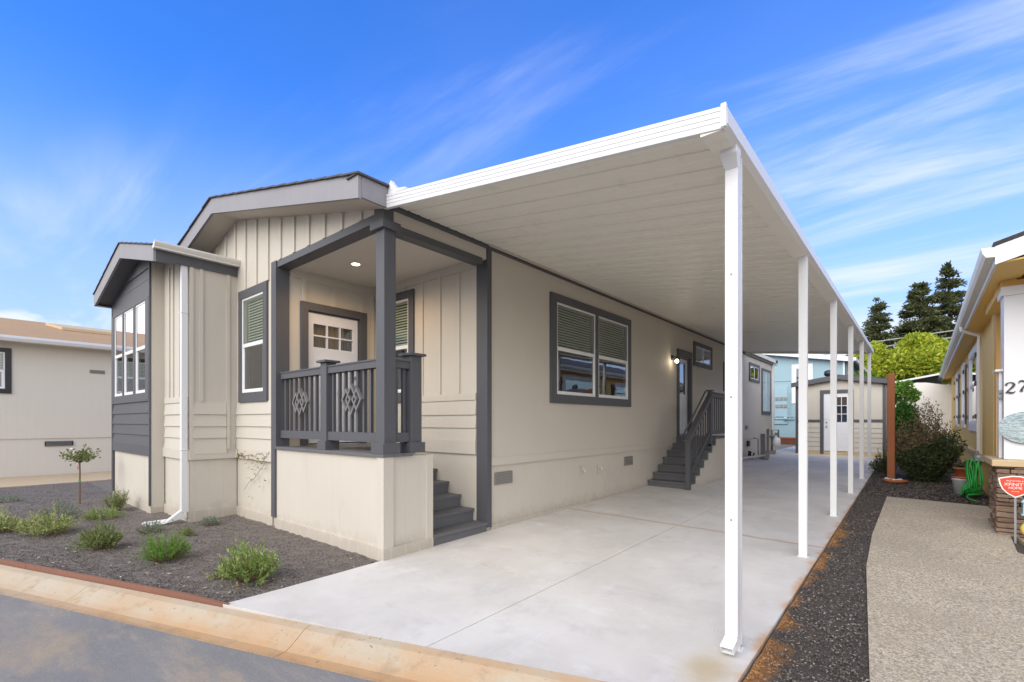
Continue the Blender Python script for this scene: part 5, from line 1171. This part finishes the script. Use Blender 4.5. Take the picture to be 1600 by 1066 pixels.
# ================================================================== plants
def leaves(points, dirs, length, width, spread=.5, droop=0):
    n = len(points); P = np.asarray(points); D = np.asarray(dirs)+rng.normal(0, spread, (n, 3)); D /= np.linalg.norm(D, axis=1)[:, None]+1e-9
    A = np.cross(D, rng.normal(0, 1, (n, 3))); A /= np.linalg.norm(A, axis=1)[:, None]+1e-9
    L = (length*rng.uniform(.6, 1.25, n))[:, None]; Wd = (width*rng.uniform(.7, 1.2, n))[:, None]
    V = np.zeros((n, 4, 3)); V[:, 0] = P; V[:, 1] = P+D*L*.5+A*Wd*.5; V[:, 2] = P+D*L; V[:, 3] = P+D*L*.5-A*Wd*.5
    if droop: V[:, 2, 2] -= droop*L[:, 0]
    return V
def small_shrub(label, x, y_, rx, ry, h, mat, stems, per, ll, lw, kind='mound', lean=.9, group=None):
    z0 = G(x, y_)+.01; t_ = thing('shrub', label, 'shrub', (x, y_, z0), group=group); P, D = [], []; sm = MB()
    for s_ in range(stems):
        a_ = random.uniform(0, 2*math.pi); r_ = math.sqrt(random.random()); hh = h*(1-.55*r_**2)*random.uniform(.65, 1.1) if kind == 'mound' else h*random.uniform(.6, 1.1)*(1-.3*r_)
        if random.random() < .10: hh *= 1.4
        if random.random() < .12: r_ *= 1.35; hh *= .6
        b0 = np.array([x+.25*rx*r_*math.cos(a_), y_+.25*ry*r_*math.sin(a_), z0]); tp = np.array([x+rx*r_*math.cos(a_), y_+ry*r_*math.sin(a_), z0+hh])
        md = b0*.45+tp*.55+np.array([rx*.12*math.cos(a_), ry*.12*math.sin(a_), -hh*.05])
        if s_ % 3 == 0: sm.tube([b0, md, tp], [.005, .003, .0015], 4)
        for i in range(per):
            u = .25+.75*(i+random.random())/per; p = (1-u)**2*b0+2*u*(1-u)*md+u*u*tp; dr = tp-b0; dr = dr/np.linalg.norm(dr); P.append(p); D.append(dr*lean+np.array([0, 0, .25]))
    leafmesh('leaves', leaves(P, D, ll, lw, .55), mat, t_)
    nl = stems//2; aa = rng.uniform(0, 6.28, nl); r2 = rng.uniform(.3, 1.15, nl); q = np.stack([x+rx*r2*np.cos(aa), y_+ry*r2*np.sin(aa), np.full(nl, z0+.022)], 1)
    leafmesh('fallen_leaves', leaves(q, np.stack([np.cos(aa*3), np.sin(aa*3), aa*0], 1), ll*.8, lw, .15), 'dry_vine', t_); sm.build('stems', 'young_bark', t_)
    return t_
small_shrub('large upright fresh green shrub nearest the driveway corner', -.50, -1.25, .32, .27, .36, 'leaf_fresh', 120, 26, .045, .013, 'up')
small_shrub('low runner branch of yellow green shoots beside the driveway corner shrub', -.82, -1.42, .16, .08, .09, 'leaf_varieg', 22, 14, .035, .011) 
small_shrub('rounded bright green fine leaved shrub in the middle of the bed', -1.98, -1.58, .29, .26, .33, 'leaf_bright', 130, 30, .032, .008)
small_shrub('dense olive green shrub left of the bright green one', -3.17, -1.95, .26, .24, .32, 'leaf_olive', 100, 26, .042, .013)
small_shrub('wide yellow variegated shrub at the left of the bed', -4.78, -2.25, .40, .30, .30, 'leaf_varieg', 130, 24, .05, .014)
small_shrub('yellow variegated shrub cut off by the left picture edge', -5.42, -2.68, .26, .26, .28, 'leaf_varieg', 80, 24, .05, .014)
small_shrub('low light green cushion plant behind the olive shrub', -5.60, -1.50, .38, .3, .17, 'leaf_fresh', 90, 22, .035, .008)
small_shrub('tall narrow feathery green clump by the bay wall corner', -6.27, -1.20, .19, .17, .42, 'leaf_olive', 70, 28, .04, .008, 'up')
small_shrub('small grey green herb left of the white downspout foot', -3.75, -1.28, .2, .17, .17, 'leaf_greyblue', 55, 20, .03, .008)
small_shrub('tiny green herb between the downspout foot and bright shrub', -3.18, -1.02, .14, .11, .11, 'leaf_olive', 36, 16, .028, .008)
small_shrub('small grey green herb close to the wall right of the downspout', -3.62, -.58, .17, .14, .15, 'leaf_greyblue', 48, 18, .028, .008)
small_shrub('grey green shrub tucked behind the wide variegated one', -6.1, -1.95, .35, .28, .28, 'leaf_greyblue', 60, 20, .035, .009)
small_shrub('small flat grey herb at the far left of the bed', -9.1, -2.35, .3, .25, .13, 'leaf_greyblue', 40, 16, .03, .009)
# young rose standard
rt = thing('rose_tree', 'young standard rose tree with thin stem and red tag in the bed', 'tree', (-7.69, -1.49, 0))
sm = MB(); sm.tube([(-7.69, -1.49, -.03), (-7.685, -1.49, .3), (-7.70, -1.485, .62), (-7.70, -1.49, .78)], [.018, .015, .013, .014], 7)
P, D = [], []; top = np.array([-7.70, -1.49, .78])
for k in range(15):
    a_ = random.uniform(0, 6.28); e_ = random.uniform(.3, 1.4); L_ = random.uniform(.2, .34); q = top+L_*np.array([math.cos(a_)*math.cos(e_)*1.15, math.sin(a_)*math.cos(e_), math.sin(e_)]); sm.tube([top, (top+q)/2+np.array([0, 0, .03]), q], [.007, .005, .002], 4)
    for i in range(22): u = random.uniform(.35, 1.05); P.append(top+(q-top)*u+rng.normal(0, .025, 3)); D.append((q-top)/L_)
sm.build('trunk', 'young_bark', rt); leafmesh('crown', leaves(P, D, .065, .04, .9), 'leaf_rose', rt)
P = [top+np.array([-.12, -.05, .2]), top+np.array([-.16, .0, .17]), top+np.array([.0, -.1, .27])]
fl = MB()
for p in P: fl.lathe([(.005, -.02), (.035, 0), (.03, .025), (.005, .03)], tuple(p), 8)
fl.build('blossom', 'petal', rt, True); mb = MB(); mb.box(-7.79, -7.705, -1.51, -1.505, .66, .72); mb.build('plant_tag', 'tag_red', rt); MB().lathe([(.02, 0), (.02, .035)], (-7.688, -1.49, .42), 8).build('tie', 'tag_green', rt)

def conifer(label, x, y_, h, r, seed, n=9000):
    rg = np.random.default_rng(seed); t_ = thing('conifer_tree', label, 'tree', (x, y_, .2), group=None)
    mb = MB(); mb.tube([(x, y_, 0), (x+.1, y_, h*.5), (x, y_, h*.97)], [.35, .2, .03], 8); 
    nb = 210; P, D = [], []; hs = np.sort(rg.uniform(.10, .98, nb))
    for hh in hs:
        a_ = rg.uniform(0, 6.28); R_ = r*(1-hh)**1.05*rg.uniform(.6, 1.2)+.12; z_ = h*hh; tip = np.array([x+R_*math.cos(a_), y_+R_*math.sin(a_), z_-.12*R_+rg.uniform(0, .3)]); b0 = np.array([x, y_, z_+.1*R_])
        mb.tube([b0, tip], [.05, .01], 4); m = int(n/nb*(.35+1.3*(1-hh)))
        u = rg.uniform(.15, 1.05, m)**.8; pp = b0+(tip-b0)*u[:, None]+rg.normal(0, 1, (m, 3))*np.array([.26, .26, .12])*(.4+R_*.25); P.append(pp); D.append(np.tile((tip-b0)/np.linalg.norm(tip-b0)+np.array([0, 0, .1]), (m, 1)))
    mb.build('trunk', 'bark', t_); leafmesh('crown', leaves(np.vstack(P), np.vstack(D), .34, .13, .6), 'leaf_conifer', t_)
conifer('dark conifer tree standing alone left of the taller pair', 2.15, 53.5, 13.1, 4.2, 3, 22000)
conifer('broad dark conifer tree, left one of the joined pair', 5.1, 55, 14.4, 6.6, 5, 42000)
conifer('tallest dark conifer tree, right one of the joined pair', 7.2, 57, 16.2, 5.8, 8, 36000)
conifer('dark conifer tree half hidden by the yellow house eave', 9.9, 58, 13.5, 4.2, 9, 12000)
def crown_tree(name, label, x, y_, zc, rx, ry, rz_, mat, n, ll, lw, seed, trunk_r=.15, clumps=26, cat='tree', gap=.28):
    rg = np.random.default_rng(seed); t_ = thing(name, label, cat, (x, y_, .2)); mb = MB(); mb.tube([(x, y_, 0), (x+.05, y_, zc*.5), (x, y_, zc)], [trunk_r, trunk_r*.8, trunk_r*.4], 8); P, D = [], []
    for k in range(clumps):
        d_ = rg.normal(0, 1, 3); d_ /= np.linalg.norm(d_); d_[2] = abs(d_[2])*1.0-.25; q = np.array([x, y_, zc])+d_*np.array([rx, ry, rz_])*rg.uniform(.55, 1.0); mb.tube([(x, y_, zc*.6), tuple(q)], [trunk_r*.35, .015], 4)
        m = n//clumps; g_ = rg.normal(0, 1, (m, 3)); g_ /= np.linalg.norm(g_, axis=1)[:, None]; rr = rg.uniform(.3, 1.0, m)**.5; P.append(q+g_*rr[:, None]*np.array([rx, ry, rz_])*gap*rg.uniform(.8, 1.3)); D.append(g_*.8+np.array([0, 0, .25]))
    mb.build('trunk', 'bark', t_); leafmesh('crown', leaves(np.vstack(P), np.vstack(D), ll, lw, .6), mat, t_); return t_
crown_tree('broadleaf_tree', 'round yellow green tree beyond the patio cover, left of the roof eave', 5.0, 37.5, 5.0, 2.3, 2.2, 2.2, 'leaf_yellowgreen', 24000, .24, .15, 11, .2, 30, gap=.32)
crown_tree('broadleaf_tree', 'yellow green tree just right of the carport end', 2.6, 37.0, 4.9, 1.9, 1.9, 2.0, 'leaf_yellowgreen', 17000, .20, .12, 12, .2, 34)
crown_tree('broadleaf_tree', 'small light green tree peeking between carport posts and shed roof', 2.6, 26.5, 3.2, .8, .8, 1.3, 'leaf_bright', 3500, .16, .1, 13, .1, 14)
crown_tree('broadleaf_tree', 'thin bright green sapling behind the wooden post', 4.3, 24.0, 2.7, .42, .42, .75, 'leaf_bright', 2200, .14, .09, 14, .06, 12)
crown_tree('round_hedge', 'clipped dark green round hedge behind the wispy bush', 4.42, 17.6, 1.35, .34, .34, .92, 'leaf_hedge', 15000, .075, .05, 15, .04, 70, 'hedge', .36)
# big wispy bush
bx, by = 4.80, 12.1; bt = thing('wispy_bush', 'large dark bush with rusty feathery tips beside the wooden post', 'bush', (bx, by, .13)); P, D, P2, D2 = [], [], [], []; mb = MB()
for k in range(230):
    a_ = random.uniform(0, 6.28); r_ = math.sqrt(random.random()); H_ = random.uniform(1.1, 2.2)*(1-.35*r_**2); b0 = np.array([bx+.12*math.cos(a_), by+.12*math.sin(a_), .1]); tp = np.array([bx+.74*r_*math.cos(a_), by+.74*r_*math.sin(a_), .1+H_*(1-.25*r_)]); md = (b0+tp)/2+np.array([.15*math.cos(a_)*r_, .15*math.sin(a_)*r_, .1])
    if k % 2 == 0: mb.tube([b0, md, tp], [.008, .005, .002], 4)
    for i in range(105):
        u = random.uniform(.05, 1.0); p = (1-u)**2*b0+2*u*(1-u)*md+u*u*tp+rng.normal(0, .035, 3); dr = (tp-b0)/np.linalg.norm(tp-b0)
        if p[2] > 1.05+.5*(p[0]-bx) and random.random() < .75: P2.append(p); D2.append(dr)
        else: P.append(p); D.append(dr)
mb.build('stems', 'bark', bt); leafmesh('foliage', leaves(P, D, .07, .03, .8), 'leaf_dark', bt); leafmesh('rusty_tips', leaves(P2, D2, .06, .02, .6), 'leaf_rust', bt)
small_shrub('low dark plant between the driveway end and the wooden post', 3.95, 13.2, .3, .6, .55, 'leaf_dark', 80, 26, .06, .02)

# ================================================================== power lines
for i, (z0_, z1_) in enumerate(((7.42, 7.95), (7.0, 7.48), (6.6, 7.06))):
    lab = ('uppermost power cable crossing in front of the conifers', 'middle power cable crossing in front of the conifers', 'lowest power cable crossing in front of the conifers')[i]
    pts = [(-14+1.0*k*2, 40, z0_+(z1_-z0_)*((-14+2*k)-1.9)/6.9-.15*math.sin(math.pi*k/20)) for k in range(21)]
    c_ = MB().tube(pts, .035, 5).build('power_cable', 'cable'); tag(c_, lab, 'cable', 'power cables at the back')
for x in (-14, 26):
    zt = 7.42+.53*((x-1.9)/6.9); up = thing('utility_pole', ('wooden utility pole at the left end of the cables' if x < 0 else 'wooden utility pole at the right end of the cables'), 'pole', (x, 40, 0)); zt = max(zt, 4.2)
    MB().tube([(x, 40.2, 0), (x, 40.2, zt+.4)], [.15, .11], 10).build('shaft', 'bark', up); MB().box(x-.08, x+.08, 39.2, 41, zt, zt+.12).build('crossarm', 'bark', up)
